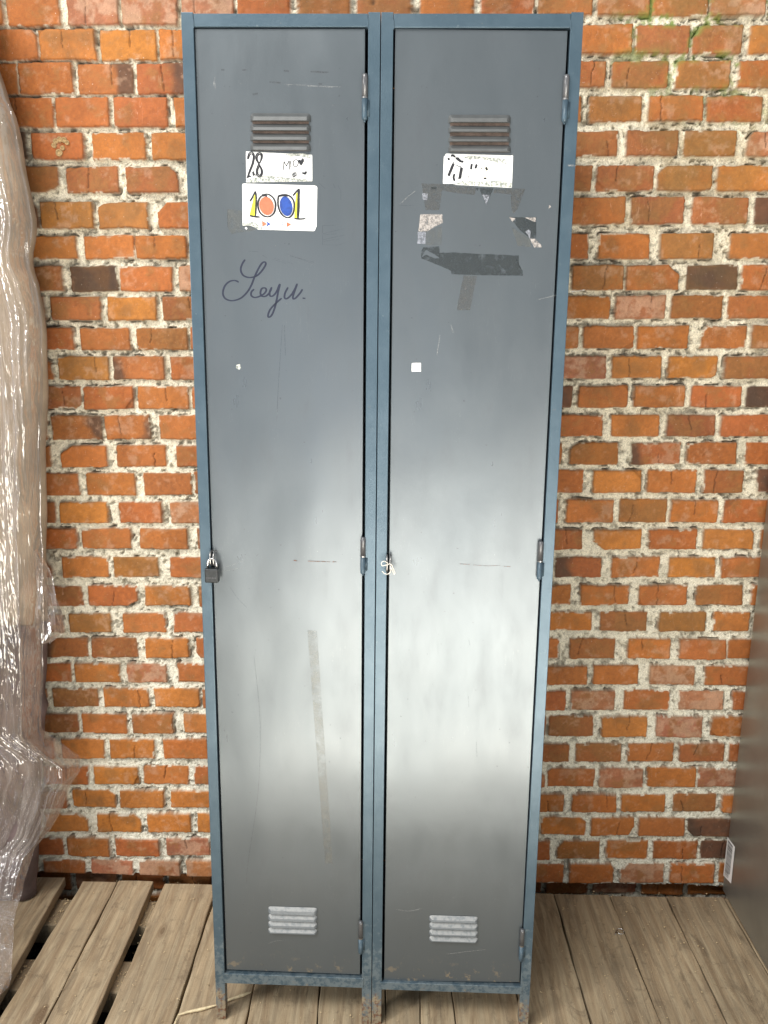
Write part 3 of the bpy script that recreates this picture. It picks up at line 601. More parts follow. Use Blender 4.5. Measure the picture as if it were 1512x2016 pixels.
    door = obj('door', bm, M_DOOR, T, bevel=0.0010, seg=3); s['door'] = door
    # vents
    for key, mt in (('lv', M_LOUV), ('lb', M_LOUVLIT)):
        (xa, xb) = s[key][0]; rows = s[key][1]; slope = s[key][2] if len(s[key]) > 2 else 1.5
        p0 = U(xa, rows[0][0], REC); p1 = U(xb, rows[-1][1], REC)
        flat_poly('vent_recess', [(p0[0] + .003, p0[1] - 0.004), (p1[0] - .003, p0[1] - 0.004), (p1[0] - .003, p1[1] - 0.0005), (p0[0] + .003, p1[1] - 0.0005)], M_RUSTY if key == 'lv' else M_LOUVLIT, door, u0, REC - 0.0004)
        for (ya, yb) in rows:
            a = U(xa, ya, REC); b = U(xb, yb, REC); bm = bmesh.new()
            fold_louvre(bm, a[0] - u0, b[0] - u0, min(b[1], a[1]), max(a[1], b[1]) , REC - 0.0008, 0.0075 if key == 'lv' else 0.0065)
            bmesh.ops.recalc_face_normals(bm, faces=bm.faces)
            lo = obj('louvre', bm, mt, door, smooth=False)
    # hinges
    for (ya, yb), hx in zip(s['hy'], s['hxs']):
        a = U(hx, ya); b = U(hx, yb); x = a[0] - u0; yc = -0.0015; ym = (a[1] * 0.49 + b[1] * 0.51)
        bm = bmesh.new(); r = 0.0045
        tube(bm, [(x, yc, b[1]), (x, yc, b[1] + 0.002), (x, yc, b[1] + 0.006), (x, yc, ym - 0.0012)], r, 20, True, [0.0022, 0.0042, r, r])
        tube(bm, [(x, yc, b[1] - 0.0025), (x, yc, b[1] + 0.001)], 0.0016, 10); box(bm, (x, -0.0002, b[1] + 0.006), (x + 0.008, 0.0026, ym - 0.003))
        hg = obj('hinge', bm, M_HBLUE, T, smooth=True)
        bm = bmesh.new(); tube(bm, [(x, yc, ym + 0.0008), (x, yc, a[1] - 0.006), (x, yc, a[1] - 0.0015), (x, yc, a[1])], r, 20, True, [r, r, 0.0042, 0.0024])
        obj('hinge_knuckle', bm, M_HGREY, hg, smooth=True)
        bm = bmesh.new(); tube(bm, [(x, yc, ym - 0.0014), (x, yc, ym + 0.001)], r * 1.06, 20); obj('hinge_washer', bm, M_STEEL, hg)
L1, L2 = lockers; D1, D2 = spec[0]['door'], spec[1]['door']; u2 = WID + GAP / 2
E1 = REC - 0.0004                                             # surface of a sticker
# ---- card with 28 and MIO
def rounded(pts, r=0.0012):
    out = []; n = len(pts)
    for i in range(n):
        p = np.array(pts[i]); a = np.array(pts[i - 1]); b = np.array(pts[(i + 1) % n]); da = (a - p) / np.linalg.norm(a - p); db = (b - p) / np.linalg.norm(b - p)
        for t in (0, .35, .65, 1):
            out.append(tuple((p + da * r * (1 - t) ** 2 + db * r * t ** 2)))
    return out
rj = random.Random(5)
def ragged(pts, amp=1.0, n=4):
    out = []
    for i in range(len(pts) - 1):
        a, b = pts[i], pts[i + 1]
        for k_ in range(n): t = k_ / n; out.append((a[0] + (b[0] - a[0]) * t + rj.uniform(-amp, amp), a[1] + (b[1] - a[1]) * t + rj.uniform(-amp, amp)))
    out.append(pts[-1]); return out
card = flat_poly('name_card', rounded(polyU(C3, [(457, 80), (1028, 108), (1030, 338), (460, 348)])), M_WHITE, L1, 0, E1 - 0.0001, 0.0004); card['label'] = 'white card reading 28 and MIO with hearts'
flat_poly('torn_edge', polyU(C3, [(470, 348)] + ragged([(462, 318), (560, 305), (640, 290), (720, 300), (850, 312), (1028, 322)], 5, 5) + [(1028, 337)]), M_TORN, card, 0, E1 - 0.0003, 0.0001)
flat_poly('torn_edge', polyU(C3, ragged([(800, 108), (840, 128), (900, 118), (960, 126), (1024, 140)], 4, 5) + [(1022, 112), (960, 98), (860, 96)]), M_TORN, card, 0, E1 - 0.0003, 0.0001)
A_ = E1 - 0.0006
strokes('digits', C3, [
 [(470,148),(482,100),(510,88),(530,120),(522,180),(500,240),(475,296),(465,310)], [(478,148),(490,112),(510,102),(520,125),(512,180),(490,240),(470,300)], [(466,300),(485,292),(505,300)], [(470,306),(490,296)],
 [(530,98),(520,96)], [(575,90),(548,110),(545,150),(570,190),(598,240),(596,282),(575,298),(552,285),(548,240),(565,195),(592,150),(598,110),(575,90)],
 [(575,104),(558,120),(556,150),(574,182),(586,150),(588,115),(575,104)], [(575,202),(560,240),(562,276),(576,286),(588,270),(588,240),(575,202)], [(515,255),(522,292)], [(520,250),(532,282),(548,284)]], 0.0019, M_BLACK, card, 0, A_)
strokes('name_letters', C3, [[(778,242),(786,165)], [(786,165),(806,208)], [(806,208),(830,158)], [(830,158),(834,238)], [(842,160),(846,220)], [(880,150),(866,170),(868,200),(884,212),(902,200),(908,172),(896,152),(880,150)]], 0.0012, M_BLACK, card, 0, A_)
strokes('smile_line', C3, [[(656,125),(662,148),(668,172)], [(674,122),(682,148),(690,164)], [(660,192),(676,208),(698,212),(714,200),(720,170)]], 0.0008, M_PENCIL, card, 0, A_)
flat_poly('heart', polyU(C3, [(905,160),(918,150),(930,158),(945,138),(956,142),(958,165),(945,188),(935,205),(920,190)]), M_BLACK, card, 0, A_ - .0001, 0.0001)
flat_poly('heart', polyU(C3, [(938,262),(950,258),(960,262),(972,250),(984,254),(982,268),(968,284),(955,278),(945,276)]), M_BLACK, card, 0, A_ - .0001, 0.0001)
strokes('scribble', C3, [[(852,262),(880,252),(856,276),(890,258),(850,288),(902,264),(856,296),(904,272),(860,304),(896,284),(872,304)]], 0.0015, M_BLACK, card, 0, A_, False)
# ---- card with 1001
card = flat_poly('number_card', polyU(C3, [(425, 372), (428, 360), (440, 357), (1050, 374), (1066, 380), (1072, 392), (1066, 728), (1058, 742), (1052, 762), (1040, 767), (560, 754), (540, 738), (552, 728), (520, 716), (470, 712), (448, 720), (428, 716)]), M_WHITE, L1, 0, E1 - 0.0002, 0.0005)
card['label'] = 'white card reading 1001 in black outlines coloured yellow, red and blue'
flat_poly('torn_edge', polyU(C3, ragged([(430, 712), (445, 690), (485, 686), (530, 692), (560, 712), (600, 740)], 4, 5) + [(592, 755), (540, 742), (520, 722), (470, 718), (432, 722)]), M_TORN, card, 0, E1 - 0.0005, 0.0002)
flat_poly('torn_edge', polyU(C3, [(446, 742), (458, 730), (470, 746), (458, 754)]), M_WHITE, card, 0, E1 + 0.0001, 0.0002)
B_ = E1 - 0.0008
flat_poly('colour_fill', polyU(C3, [(530, 460), (540, 440), (545, 640), (488, 632), (505, 560)]), M_YELLOW, card, 0, B_, 0.0001)
flat_poly('colour_fill', polyU(C3, [(888, 450), (916, 420), (910, 655), (874, 650), (882, 560)]), M_YELLOW, card, 0, B_, 0.0001)
def ell(cx, cy, a, b, rot, n=32): return [(cx + a * math.cos(t) * math.cos(rot) - b * math.sin(t) * math.sin(rot), cy + a * math.cos(t) * math.sin(rot) + b * math.sin(t) * math.cos(rot)) for t in [i * 2 * math.pi / n for i in range(n)]]
flat_poly('colour_fill', polyU(C3, ell(636, 551, 62, 80, -0.22)), M_RED, card, 0, B_, 0.0001)
flat_poly('colour_fill', polyU(C3, ell(804, 553, 54, 86, -0.22)), M_BLUE, card, 0, B_, 0.0001)
Cc_ = B_ - 0.0002
strokes('digits', C3, [[(490,512),(512,480),(538,425)], [(540,424),(546,480),(544,560),(540,636)], [(490,632),(530,640),(578,646)], [(492,638),(540,645),(576,648)],
 [(640,462),(590,468),(565,510),(563,560),(580,610),(620,640),(665,640),(700,610),(712,560),(708,510),(684,472),(645,450),(592,455)], [(592,468),(615,458),(640,470)],
 [(738,470),(765,456),(810,455),(850,478),(872,520),(872,580),(858,625),(825,652),(785,640),(752,600),(734,540),(736,480),(745,462),(790,452)], [(742,468),(780,462),(820,466)],
 [(862,464),(890,430),(918,402)], [(918,402),(914,480),(914,560),(908,655)], [(912,410),(908,480),(906,560),(903,655)], [(874,656),(920,662),(970,660)], [(876,662),(930,664),(972,658)]], 0.0026, M_BLACK, card, 0, Cc_)
flat_poly('arrow', polyU(C3, [(630,680),(670,706),(630,732),(644,706)]), M_BLUE, card, 0, B_, 0.0001)
flat_poly('arrow', polyU(C3, [(597,678),(640,706),(598,730)]), M_RED, card, 0, B_ - .0001, 0.0001)
flat_poly('arrow', polyU(C3, [(808,688),(848,710),(808,734)]), M_RED, card, 0, B_, 0.0001)
strokes('arrow_line', C3, [[(762,694),(782,696)], [(752,706),(788,708)], [(746,716),(780,718)], [(744,726),(756,728)]], 0.0009, M_BLUE, card, 0, B_)
# ---- signature in marker
hw = strokes('handwriting', C3, [
 [(450,1012),(425,1050),(412,1100),(430,1145),(470,1165),(515,1165),(560,1145),(605,1095),(628,1050),(615,1033),(590,1050),(560,1100),(530,1165),(505,1230),(470,1290),(420,1340),(370,1362),(320,1366),(275,1345),(258,1300),(275,1240),(315,1202),(360,1193),(395,1207)],
 [(528,1268),(505,1290),(502,1320),(525,1338),(560,1335),(610,1310),(632,1278),(622,1258),(595,1262),(582,1295),(590,1325),(622,1330),(655,1305),(680,1258)],
 [(680,1250),(662,1290),(665,1325),(690,1325),(720,1290),(748,1222)], [(752,1222),(735,1290),(722,1360),(705,1430),(680,1490),(655,1510),(648,1490),(668,1440),(720,1385),(765,1345)],
 [(820,1252),(795,1300),(790,1340),(808,1350),(845,1320),(880,1265),(898,1222)], [(900,1220),(875,1290),(862,1335),(868,1352),(890,1340),(925,1300),(945,1268)], [(945,1345),(970,1348)]], 0.0029, M_INK, D1, 0, REC - 0.0002, True, 8)
hw['label'] = 'dark blue cursive signature in marker'
# ---- card on the right locker
card = flat_poly('name_card', rounded(polyU(C4, [(495, 95), (1050, 110), (1040, 378), (572, 352), (568, 345), (470, 343), (478, 118), (490, 112)])), M_WHITE, L2, u2, E1 - 0.0001, 0.0004)
card['label'] = 'worn white card with broken remains of black writing'
flat_poly('faded_patch', polyU(C4, [(760, 205), (860, 190), (960, 200), (965, 270), (870, 300), (755, 280)]), M_CREAM, card, u2, A_ + 0.0003, 0.0001)
flat_poly('torn_edge', polyU(C4, ragged([(520, 345), (600, 335), (640, 318), (760, 322), (880, 320), (1040, 330)], 5, 5) + [(1036, 374), (575, 349)]), M_TORN, card, u2, A_ + 0.0002, 0.0001)
flat_poly('torn_edge', polyU(C4, ragged([(640, 125), (700, 148), (760, 135), (860, 150), (920, 175), (1015, 180)], 4, 5) + [(1015, 145), (900, 130), (700, 112)]), M_TORN, card, u2, A_ + 0.0002, 0.0001)
strokes('broken_letters', C4, [[(555, 178), (514, 278)], [(560, 178), (518, 280)], [(622, 208), (605, 306)], [(628, 212), (612, 300)], [(708, 180), (702, 226)], [(750, 183), (738, 218)], [(566, 262), (558, 290), (566, 322)], [(825, 208), (836, 232)], [(538, 120), (550, 108), (572, 125)], [(575, 128), (600, 150), (622, 162), (640, 156)], [(588, 128), (612, 152), (636, 168)], [(515, 130), (520, 150)], [(785, 216), (790, 220)], [(680, 285), (686, 288)], [(805, 300), (830, 300)]], 0.0032, M_BLACK, card, u2, A_)
strokes('broken_letters', C4, [[(580, 190), (600, 200), (622, 200)], [(555, 165), (565, 175)]], 0.0014, M_BLACK, card, u2, A_)
# ---- tape scraps on the right door
def tp(name, pts, mat, dep=REC - 0.0003, conv=C4, par=None, lab=None, rag=0):
    if rag: pts = ragged(pts + [pts[0]], rag, 4)[:-1]
    o = flat_poly(name, polyU(conv, pts), mat, par or L2, u2 if (par or L2) is L2 else 0, dep, 0.00008)
    if lab: o['label'] = lab
    return o
tp('tape_scrap', [(282, 596), (465, 598), (468, 665), (400, 700), (345, 735), (268, 738), (275, 670)], M_TAPEL, rag=2, lab='pale torn tape square')
tp('tape_scrap', [(262, 742), (328, 740), (326, 840), (260, 840)], M_TAPES, rag=2)
tp('tape_scrap', [(1012, 620), (1240, 622), (1238, 800), (1190, 790), (1120, 740), (1060, 670)], M_TAPE, rag=3)
tp('tape_scrap', [(1150, 622), (1240, 622), (1236, 660), (1180, 640)], M_TAPEL, REC - 0.0006, rag=2)
tp('tape_scrap', [(1150, 742), (1180, 720), (1196, 740), (1188, 800), (1175, 770)], M_TAPES, REC - 0.0006, rag=2)
tp('tape_scrap', [(1185, 798), (1230, 800), (1280, 845), (1288, 870), (1225, 870), (1205, 830)], M_TAPEL, rag=2)
tp('tape_scrap', [(1018, 620), (1070, 630), (1045, 660)], M_TAPEL, REC - 0.0006)
tp('tape_scrap', [(440, 915), (560, 912), (760, 925), (980, 930), (1060, 938), (1098, 935), (1098, 1030), (1130, 1060), (1132, 1105), (800, 1100), (540, 1090), (540, 1065), (440, 1020), (290, 960), (330, 930), (400, 960), (440, 960)], M_TAPE, rag=2, lab='long dark glossy tape strip')
tp('tape_scrap', [(310, 870), (440, 862), (442, 955), (390, 920), (330, 890), (292, 955), (288, 905)], M_TAPE, REC - 0.0002, rag=2)
tp('tape_scrap', [(770, 378), (888, 382), (858, 440), (828, 518), (805, 450)], M_TAPE)
tp('tape_scrap', [(738, 376), (768, 378), (755, 402)], M_TAPE)
tp('tape_scrap', [(795, 432), (858, 438), (828, 518)], M_TAPES, REC - 0.0005)
tp('tape_scrap', [(296, 340), (470, 350), (740, 372), (730, 440), (460, 400), (440, 560), (330, 560)], M_TAPE2, REC - 0.0002, rag=4)
tp('tape_scrap', [(895, 385), (1150, 385), (1110, 420), (1095, 540), (1060, 590), (1035, 560), (1040, 430), (890, 420)], M_TAPE2, REC - 0.0002, rag=4)
tp('tape_scrap', [(300, 420), (345, 425), (340, 480), (305, 475)], M_TAPES, REC - 0.0004, rag=2)
tp('tape_scrap', [(370, 370), (420, 372), (415, 388), (375, 390)], M_TAPE, REC - 0.0005)
tp('tape_scrap', [(640, 1105), (752, 1108), (715, 1280), (690, 1390), (585, 1388), (600, 1300)], M_TAPE2, rag=2, lab='faint grey glue strip running down')
tp('tape_scrap', [(330, 720), (460, 700), (455, 850), (330, 850)], M_FAINT, REC - 0.0002, rag=3)
tp('tape_scrap', [(1040, 700), (1190, 800), (1200, 866), (1090, 860)], M_FAINT, REC - 0.0002, rag=3)
tp('white_label', [(212, 1826), (288, 1824), (289, 1896), (212, 1898)], M_WHITE, REC - 0.0005, rag=1, lab='tiny white square sticker')
tp('paint_chip', [(1345, 515), (1365, 532), (1345, 552)], M_TAPEL)
tp('paint_chip', [(375, 1920), (405, 1915), (412, 1950), (398, 1965), (372, 1948)], M_TORN, REC - 0.0003, C3, L1, rag=2)
tp('glue_mark', [(605, 1240), (624, 1242), (655, 1700), (640, 1700)], M_FAINT, REC - 0.0002, lambda x, y: (x, y), L1, lab='vertical glue streak down the door')
tp('glue_mark', [(300, 580), (425, 590), (425, 700), (560, 755), (330, 790), (300, 740)], M_FAINT, REC - 0.0002, C3, L1, rag=5)
# ---- scratches
strokes('scratch', C1, [[(328, 472), (350, 472)], [(470, 473), (500, 473)], [(752, 478), (786, 482)], [(932, 486), (960, 484), (1000, 488), (1055, 490)], [(540, 640), (575, 632)], [(655, 556), (730, 560)], [(985, 566), (1010, 570)]], 0.0030, M_FAINTD, D1, 0, REC - 0.0002, True)
strokes('scratch', C1, [[(775, 580), (785, 581)], [(915, 583), (1085, 590)], [(285, 560), (288, 600)], [(216, 604), (232, 608)], [(458, 564), (466, 566)], [(1078, 712), (1086, 712)], [(355, 850), (362, 850)], [(690, 1660), (698, 1664)]], 0.0007, M_SCRATCHL, D1, 0, REC - 0.0003, False)
I = lambda x, y: (x, y)
strokes('scratch', C3, [[(1118, 715), (1118, 885)], [(1120, 720), (1230, 716)], [(1120, 790), (1300, 745)], [(1120, 800), (1240, 790)], [(1125, 840), (1305, 802)], [(1125, 855), (1260, 835)], [(1120, 885), (1250, 888), (1312, 868)],
  [(805, 962), (1030, 1045)], [(830, 980), (1045, 1035)], [(700, 1000), (860, 1048)], [(690, 1010), (800, 1045)], [(480, 940), (560, 945)], [(600, 975), (640, 1000)], [(1085, 350), (1140, 400)], [(1250, 370), (1275, 420), (1275, 500)], [(1210, 360), (1225, 395)], [(298, 580), (298, 735)]], 0.0005, M_SCRATCH, D1, 0, REC - 0.0002, False)
strokes('scratch', I, [[(500, 1290), (512, 1420), (508, 1560), (488, 1700), (486, 1740)], [(452, 1155), (470, 1180), (486, 1196)], [(556, 640), (548, 760), (545, 830)], [(505, 1095), (509, 1090)], [(560, 640), (562, 700)]], 0.0007, M_SCRATCH, D1, 0, REC - 0.0003, True)
strokes('scratch', I, [[(438, 1118), (470, 1108), (484, 1105)], [(435, 1125), (480, 1117)], [(528, 1857), (545, 1852), (562, 1851)], [(420, 168), (424, 150)], [(560, 166), (672, 171)], [(640, 1852), (648, 1852)]], 0.0005, M_SCRATCHL, D1, 0, REC - 0.0004, True)
strokes('rust_scratch', I, [[(606, 1104.5), (625, 1105), (650, 1106)], [(655, 1106), (662, 1106)], [(578, 1103), (585, 1104)]], 0.0022, M_RUSTLINE, D1, 0, REC - 0.0005, False)
strokes('rust_scratch', I, [[(905, 1110), (925, 1111)], [(932, 1112), (960, 1114), (985, 1113)], [(992, 1115), (1005, 1115)]], 0.0010, M_RUSTLINE, D2, u2, REC - 0.0005, False)
strokes('scratch', I, [[(788, 402), (802, 388), (818, 376)], [(1060, 590), (1118, 575)], [(860, 700), (866, 660)], [(892, 655), (888, 640)], [(880, 1878), (920, 1873), (956, 1869)], [(780, 1790), (800, 1793), (815, 1792), (831, 1788)]], 0.0008, M_SCRATCHL, D2, u2, REC - 0.0004, True)
strokes('scratch', I, [[(938, 1460), (939, 1490)], [(925, 1270), (923, 1260)], [(1000, 250), (1008, 320)], [(922, 1370), (923, 1392)], [(784, 404), (800, 405), (815, 404)]], 0.0006, M_SCRATCH, D2, u2, REC - 0.0004, True)
bm = bmesh.new()                                               # chipped paint on the right post
strokes('paint_scrape', I, [[(1116, 326), (1122, 326.5), (1128, 326)], [(1118, 328), (1132, 328)], [(1120, 575), (1150, 571)]], 0.0016, M_SCRATCHL, L2, u2, -0.0004, False)

# ---- hasps, padlock and twine
def hasp(parent, u0, px, ya, yb):
    bm = bmesh.new(); a = U(px, ya, -0.006); b = U(px, yb, -0.006); x = a[0] - u0
    for dx in (-0.0032, 0.0032):
        pts = [(x + dx, 0.006, a[1] - 0.002), (x + dx, -0.006, a[1]), (x + dx * 0.9, -0.013, a[1] - 0.006), (x + dx * 0.8, -0.014, (a[1] + b[1]) / 2), (x + dx * 0.9, -0.012, b[1] + 0.004), (x + dx, -0.004, b[1]), (x + dx, 0.006, b[1])]
        tube(bm, cat(pts, 4), 0.0017, 8)
    o = obj('hasp', bm, M_STEEL, parent, smooth=True); return x, a[1], b[1]
hx, ha, hb_ = hasp(L1, 0, 418.5, 1086, 1114)
P = empty('padlock'); P.matrix_world = LMAT @ Matrix.Translation((hx, -0.012, U(418, 1146, -0.015)[1])); tag(P, 'small black padlock with steel shackle hanging on the left locker', 'padlock')
bm = bmesh.new(); hgt = U(418, 1119, -0.012)[1] - U(418, 1146, -0.012)[1]; hwid = 0.0118
box(bm, (-hwid, -0.009, 0), (hwid, 0.007, hgt)); obj('lock_body', bm, M_LOCK, P, bevel=0.0022, seg=4)
bm = bmesh.new(); pts = [(-0.0076, -0.001, hgt - 0.004), (-0.0076, -0.001, hgt + 0.009)] + [(-0.0076 * math.cos(t), -0.001, hgt + 0.009 + 0.0076 * math.sin(t)) for t in [i * math.pi / 8 for i in range(1, 8)]] + [(0.0076, -0.001, hgt + 0.009), (0.0076, -0.001, hgt - 0.004)]
tube(bm, pts, 0.0019, 12); obj('shackle', bm, M_CHROME, P, smooth=True)
bm = bmesh.new()
for i, wd_ in enumerate((0.0022, 0.003, 0.0016, 0.0028, 0.0024, 0.002)):  # worn stamped line of lettering
    box(bm, (-0.0085 + i * 0.0030, -0.00915, 0.0085), (-0.0085 + i * 0.0030 + wd_ * 0.8, -0.00895, 0.0096))
obj('stamped_lettering', bm, M_HGREY, P)
hx2, ha2, hb2 = hasp(L2, u2, 765.5, 1094, 1126)
T = empty('twine_loop'); T.matrix_world = LMAT @ Matrix.Translation((hx2 + u2, -0.013, (ha2 + hb2) / 2)) @ Matrix.Scale(0.85, 4); tag(T, 'white twine tied in a loose bow through the right locker hasp', 'twine')
bm = bmesh.new()
tube(bm, cat([(-0.001, -0.004, 0.004), (-0.008, -0.005, 0.009), (-0.014, -0.004, 0.006), (-0.013, -0.003, -0.001), (-0.006, -0.006, 0.001), (0.001, -0.006, 0.003)], 5), 0.0009, 8)
tube(bm, cat([(0.001, -0.004, 0.004), (0.006, -0.006, 0.002), (0.010, -0.005, -0.007), (0.013, -0.004, -0.015), (0.011, -0.003, -0.018), (0.007, -0.004, -0.008), (0.003, -0.005, 0.0)], 5), 0.0009, 8)
tube(bm, cat([(0.003, -0.003, 0.0), (0.005, -0.006, -0.010), (0.0, -0.006, -0.017), (-0.007, -0.002, -0.018), (-0.013, 0.001, -0.014)], 5), 0.0009, 8)
obj('twine', bm, M_TIE, T, smooth=True)

# ------------------------------------------------------------------ steel cabinet at the right edge
def mat_cab():
    k = N('dark brushed steel'); v = k.coord(); n = k.noise(k.coord(scale=(1, 1, 30)), 12, 4, 0.6); b = k.noise(v, 5, 3)
    sm = k.step(k.noise(v, 24, 6, 0.7), 0.60, 0.72)
    col = k.mix(k.step(b, 0.3, 0.7), c(0.27, 0.265, 0.235), c(0.34, 0.335, 0.30)); col = k.mix(k.math('MULTIPLY', sm, 0.16), col, c(0.5, 0.48, 0.44))
    k.pbr(Base_Color=col, Roughness=0.34, Metallic=0.75, Normal=k.bump(n, 0.0004, 0.5)); return k.m
p1 = on_floor(1419, 1761); xa = p1[0] + 0.002; ya = p1[1]; pn = on_floor(1512, 1926)
xn = on_floor(1512, 1926)[0]; dirx = (xn - xa) / (pn[1] - ya)
T = empty('steel_cabinet', (xa, ya, floor_z(xa))); tag(T, 'dark steel cabinet standing against the wall at the right edge', 'cabinet')
topx = on_wall(1508, 1000, ya)[0] - xa; zt1 = on_wall(1508, 1000, ya)[1] - floor_z(xa); lean = topx / zt1
bm = bmesh.new(); Hc = 1.9; Dc = 0.75
def cv(x, y, z): return bm.verts.new((x + lean * z + dirx * (y), y, z))
vv = [cv(x, y, z) for x in (0, 0.5) for y in (0, -Dc) for z in (0.014, Hc)]
for f in ((0, 1, 3, 2), (4, 6, 7, 5), (0, 4, 5, 1), (2, 3, 7, 6), (0, 2, 6, 4), (1, 5, 7, 3)): bm.faces.new([vv[i] for i in f])
bmesh.ops.recalc_face_normals(bm, faces=bm.faces)
obj('cabinet_body', bm, mat_cab(), T, bevel=0.003)
bm = bmesh.new()
bm.free()
for yy in (-0.04, -Dc + 0.04):
    for xx in (0.03, 0.46): bm = bmesh.new(); box(bm, (xx - 0.015, yy - 0.015, 0.0005), (xx + 0.015, yy + 0.015, 0.0135)); obj('cabinet_foot', bm, M_LOCK, T)
def side_pt(px, py, off=0.0):                                 # point on the cabinet's left side
    n = Vector((1, -dirx, -lean)).normalized(); n = np.array(n); o = np.array([xa, ya, floor_z(xa)]) - n * off; d = ray(px, py)
    p = CP + d * (n @ (o - CP)) / (n @ d); return Vector(p - np.array([xa, ya, floor_z(xa)]))
C8 = lambda x, y: (1030 + x / 3.137, 1500 + y / 3.137)
bm = bmesh.new(); bm.faces.new([bm.verts.new(side_pt(*C8(*p), 0.0008)) for p in ((1262, 462), (1308, 525), (1284, 752), (1236, 700))]); st = obj('barcode_label', bm, M_WHITE, T); st['label'] = 'white barcode sticker low on the cabinet side'
bm = bmesh.new(); t = 0.06
while t < 0.95:
    w_ = rj.choice((0.012, 0.02, 0.03)); e = [np.array(a) for a in ((1262, 462), (1308, 525), (1284, 752), (1236, 700))]
    def P_(a, b): return e[0] * (1 - a) * (1 - b) + e[1] * a * (1 - b) + e[2] * a * b + e[3] * (1 - a) * b
    q = [P_(0.12, t), P_(0.74 if t < 0.8 else 0.6, t), P_(0.74 if t < 0.8 else 0.6, t + w_), P_(0.12, t + w_)]
    bm.faces.new([bm.verts.new(side_pt(*C8(*a), 0.0012)) for a in q]); t += w_ + rj.choice((0.016, 0.024, 0.03))
obj('barcode_bars', bm, M_BLACK, st)

# ------------------------------------------------------------------ plastic sheet and what it wraps, left edge
def mat_film():
    k = N('clear dusty plastic film'); v = k.coord(); lw = k.n('ShaderNodeLayerWeight', {'Blend': 0.35}).outputs['Facing']
    n = k.noise(k.coord(scale=(2.2, 2.2, 0.6)), 7, 5, 0.65, 0.6); fine = k.math('ABSOLUTE', k.math('SUBTRACT', k.noise(k.coord(scale=(2.4, 2.4, 0.5)), 9, 3, 0.5, 1.6), 0.5))
    tr = k.n('ShaderNodeBsdfTransparent', {'Color': c(0.93, 0.90, 0.87)}).outputs[0]
    df = k.n('ShaderNodeBsdfDiffuse', {'Color': c(0.48, 0.42, 0.37)}).outputs[0]
    tl = k.n('ShaderNodeBsdfTranslucent', {'Color': c(0.50, 0.44, 0.39)}).outputs[0]
    gl = k.n('ShaderNodeBsdfAnisotropic', {'Color': c(0.95, 0.95, 0.97), 'Roughness': 0.09, 'Normal': k.bump(fine, 0.012, 1.0)}).outputs[0]
    d2 = k.n('ShaderNodeMixShader', {0: 0.35, 1: df, 2: tl}).outputs[0]
    fac = k.math('ADD', k.math('MULTIPLY', lw, 0.55), k.math('ADD', 0.09, k.math('MULTIPLY', k.step(n, 0.44, 0.70), 0.34)))
    m1 = k.n('ShaderNodeMixShader', {0: fac, 1: tr, 2: d2}).outputs[0]
    m2 = k.n('ShaderNodeMixShader', {0: k.math('ADD', 0.13, k.math('MULTIPLY', lw, 0.30)), 1: m1, 2: gl}).outputs[0]
    k.t.links.new(m2, k.out.inputs[0]); return k.m
M_FILM = mat_film()
edge = [(-60, -60, .16), (-34, 100, .16), (-4, 190, .16), (5, 206, .16), (16, 246, .16), (26, 312, .16), (40, 381, .16), (49, 429, .16), (46, 465, .16), (39, 497, .16), (42, 525, .16), (53, 553, .16), (65, 606, .16), (70, 648, .16), (71, 698, .16), (73, 765, .16), (73, 844, .16), (69, 897, .16), (70, 950, .16),
        (71, 1000, .16), (71, 1132, .16), (73, 1238, .16), (73, 1317, .16), (71, 1397, .155), (70, 1448, .15), (112, 1478, .14), (148, 1503, .13), (148, 1530, .13), (128, 1560, .13), (113, 1601, .13), (86, 1652, .13), (57, 1684, .14), (45, 1726, .17), (37, 1768, .22), (21, 1815, .29), (15, 1887, .38), (10, 1946, .45), (2, 1966, .47)]
T = empty('plastic_sheet', (-0.9, -0.2, floor_z(-0.9))); tag(T, 'crumpled clear plastic sheet hanging down the left edge to the boards', 'plastic sheet')
EP = []
for px, py, dd in edge:
    x, z = on_wall(px, py, -dd); EP.append((x, -dd, z))
EP = np.array(EP); arc = np.concatenate([[0], np.cumsum(np.linalg.norm(np.diff(EP, axis=0), axis=1))]); NT = 300; NS = 110
tt = np.linspace(0, arc[-1], NT); E = np.stack([np.interp(tt, arc, EP[:, i]) for i in range(3)], 1)
ss = np.linspace(0, 1, NS) ** 1.0
SX, SZ = np.meshgrid(ss, tt)
wide = 0.34
XLEFT = -1.12 + 0.0 * E[:, 0]; SXN = 0.45 * SX + 0.55 * SX ** 2; X = E[:, 0][:, None] * (1 - SXN) + XLEFT[:, None] * SXN; Y = np.repeat(E[:, 1][:, None], NS, 1); Z = np.repeat(E[:, 2][:, None], NS, 1)
fold = fbm((SX * 9 + SZ * 0.8).astype(np.float32), (SZ * 0.7).astype(np.float32), 1.0, 3, 301) * 0.024
fold2 = np.abs(fbm((SX * 17 + SZ * 3.0).astype(np.float32), (SZ * 1.1).astype(np.float32), 1.0, 4, 311)) * 0.016
cr = np.abs(fbm((SX * 34 + SZ * 4).astype(np.float32), (SZ * 3.5).astype(np.float32), 1.0, 4, 321)) * 0.006 * (0.4 + sstep(0.0, 0.8, fbm((SX * 4).astype(np.float32), (SZ * 3).astype(np.float32), 1.0, 2, 331)) * 1.6)
amp = sstep(0, 0.12, SX) * 0.75 + 0.25
Y = Y - (fold + fold2 + cr) * amp + 0.10 * SX ** 2 * 0 + sstep(0.10, 0.0, SX) * 0.030
Y = np.minimum(Y, -0.035)
X = X + fbm((SX * 5).astype(np.float32), (SZ * 8).astype(np.float32), 1.0, 3, 341) * 0.0035
co = np.stack([X + 0.9, Y + 0.2, Z - floor_z(-0.9)], -1).reshape(-1, 3)
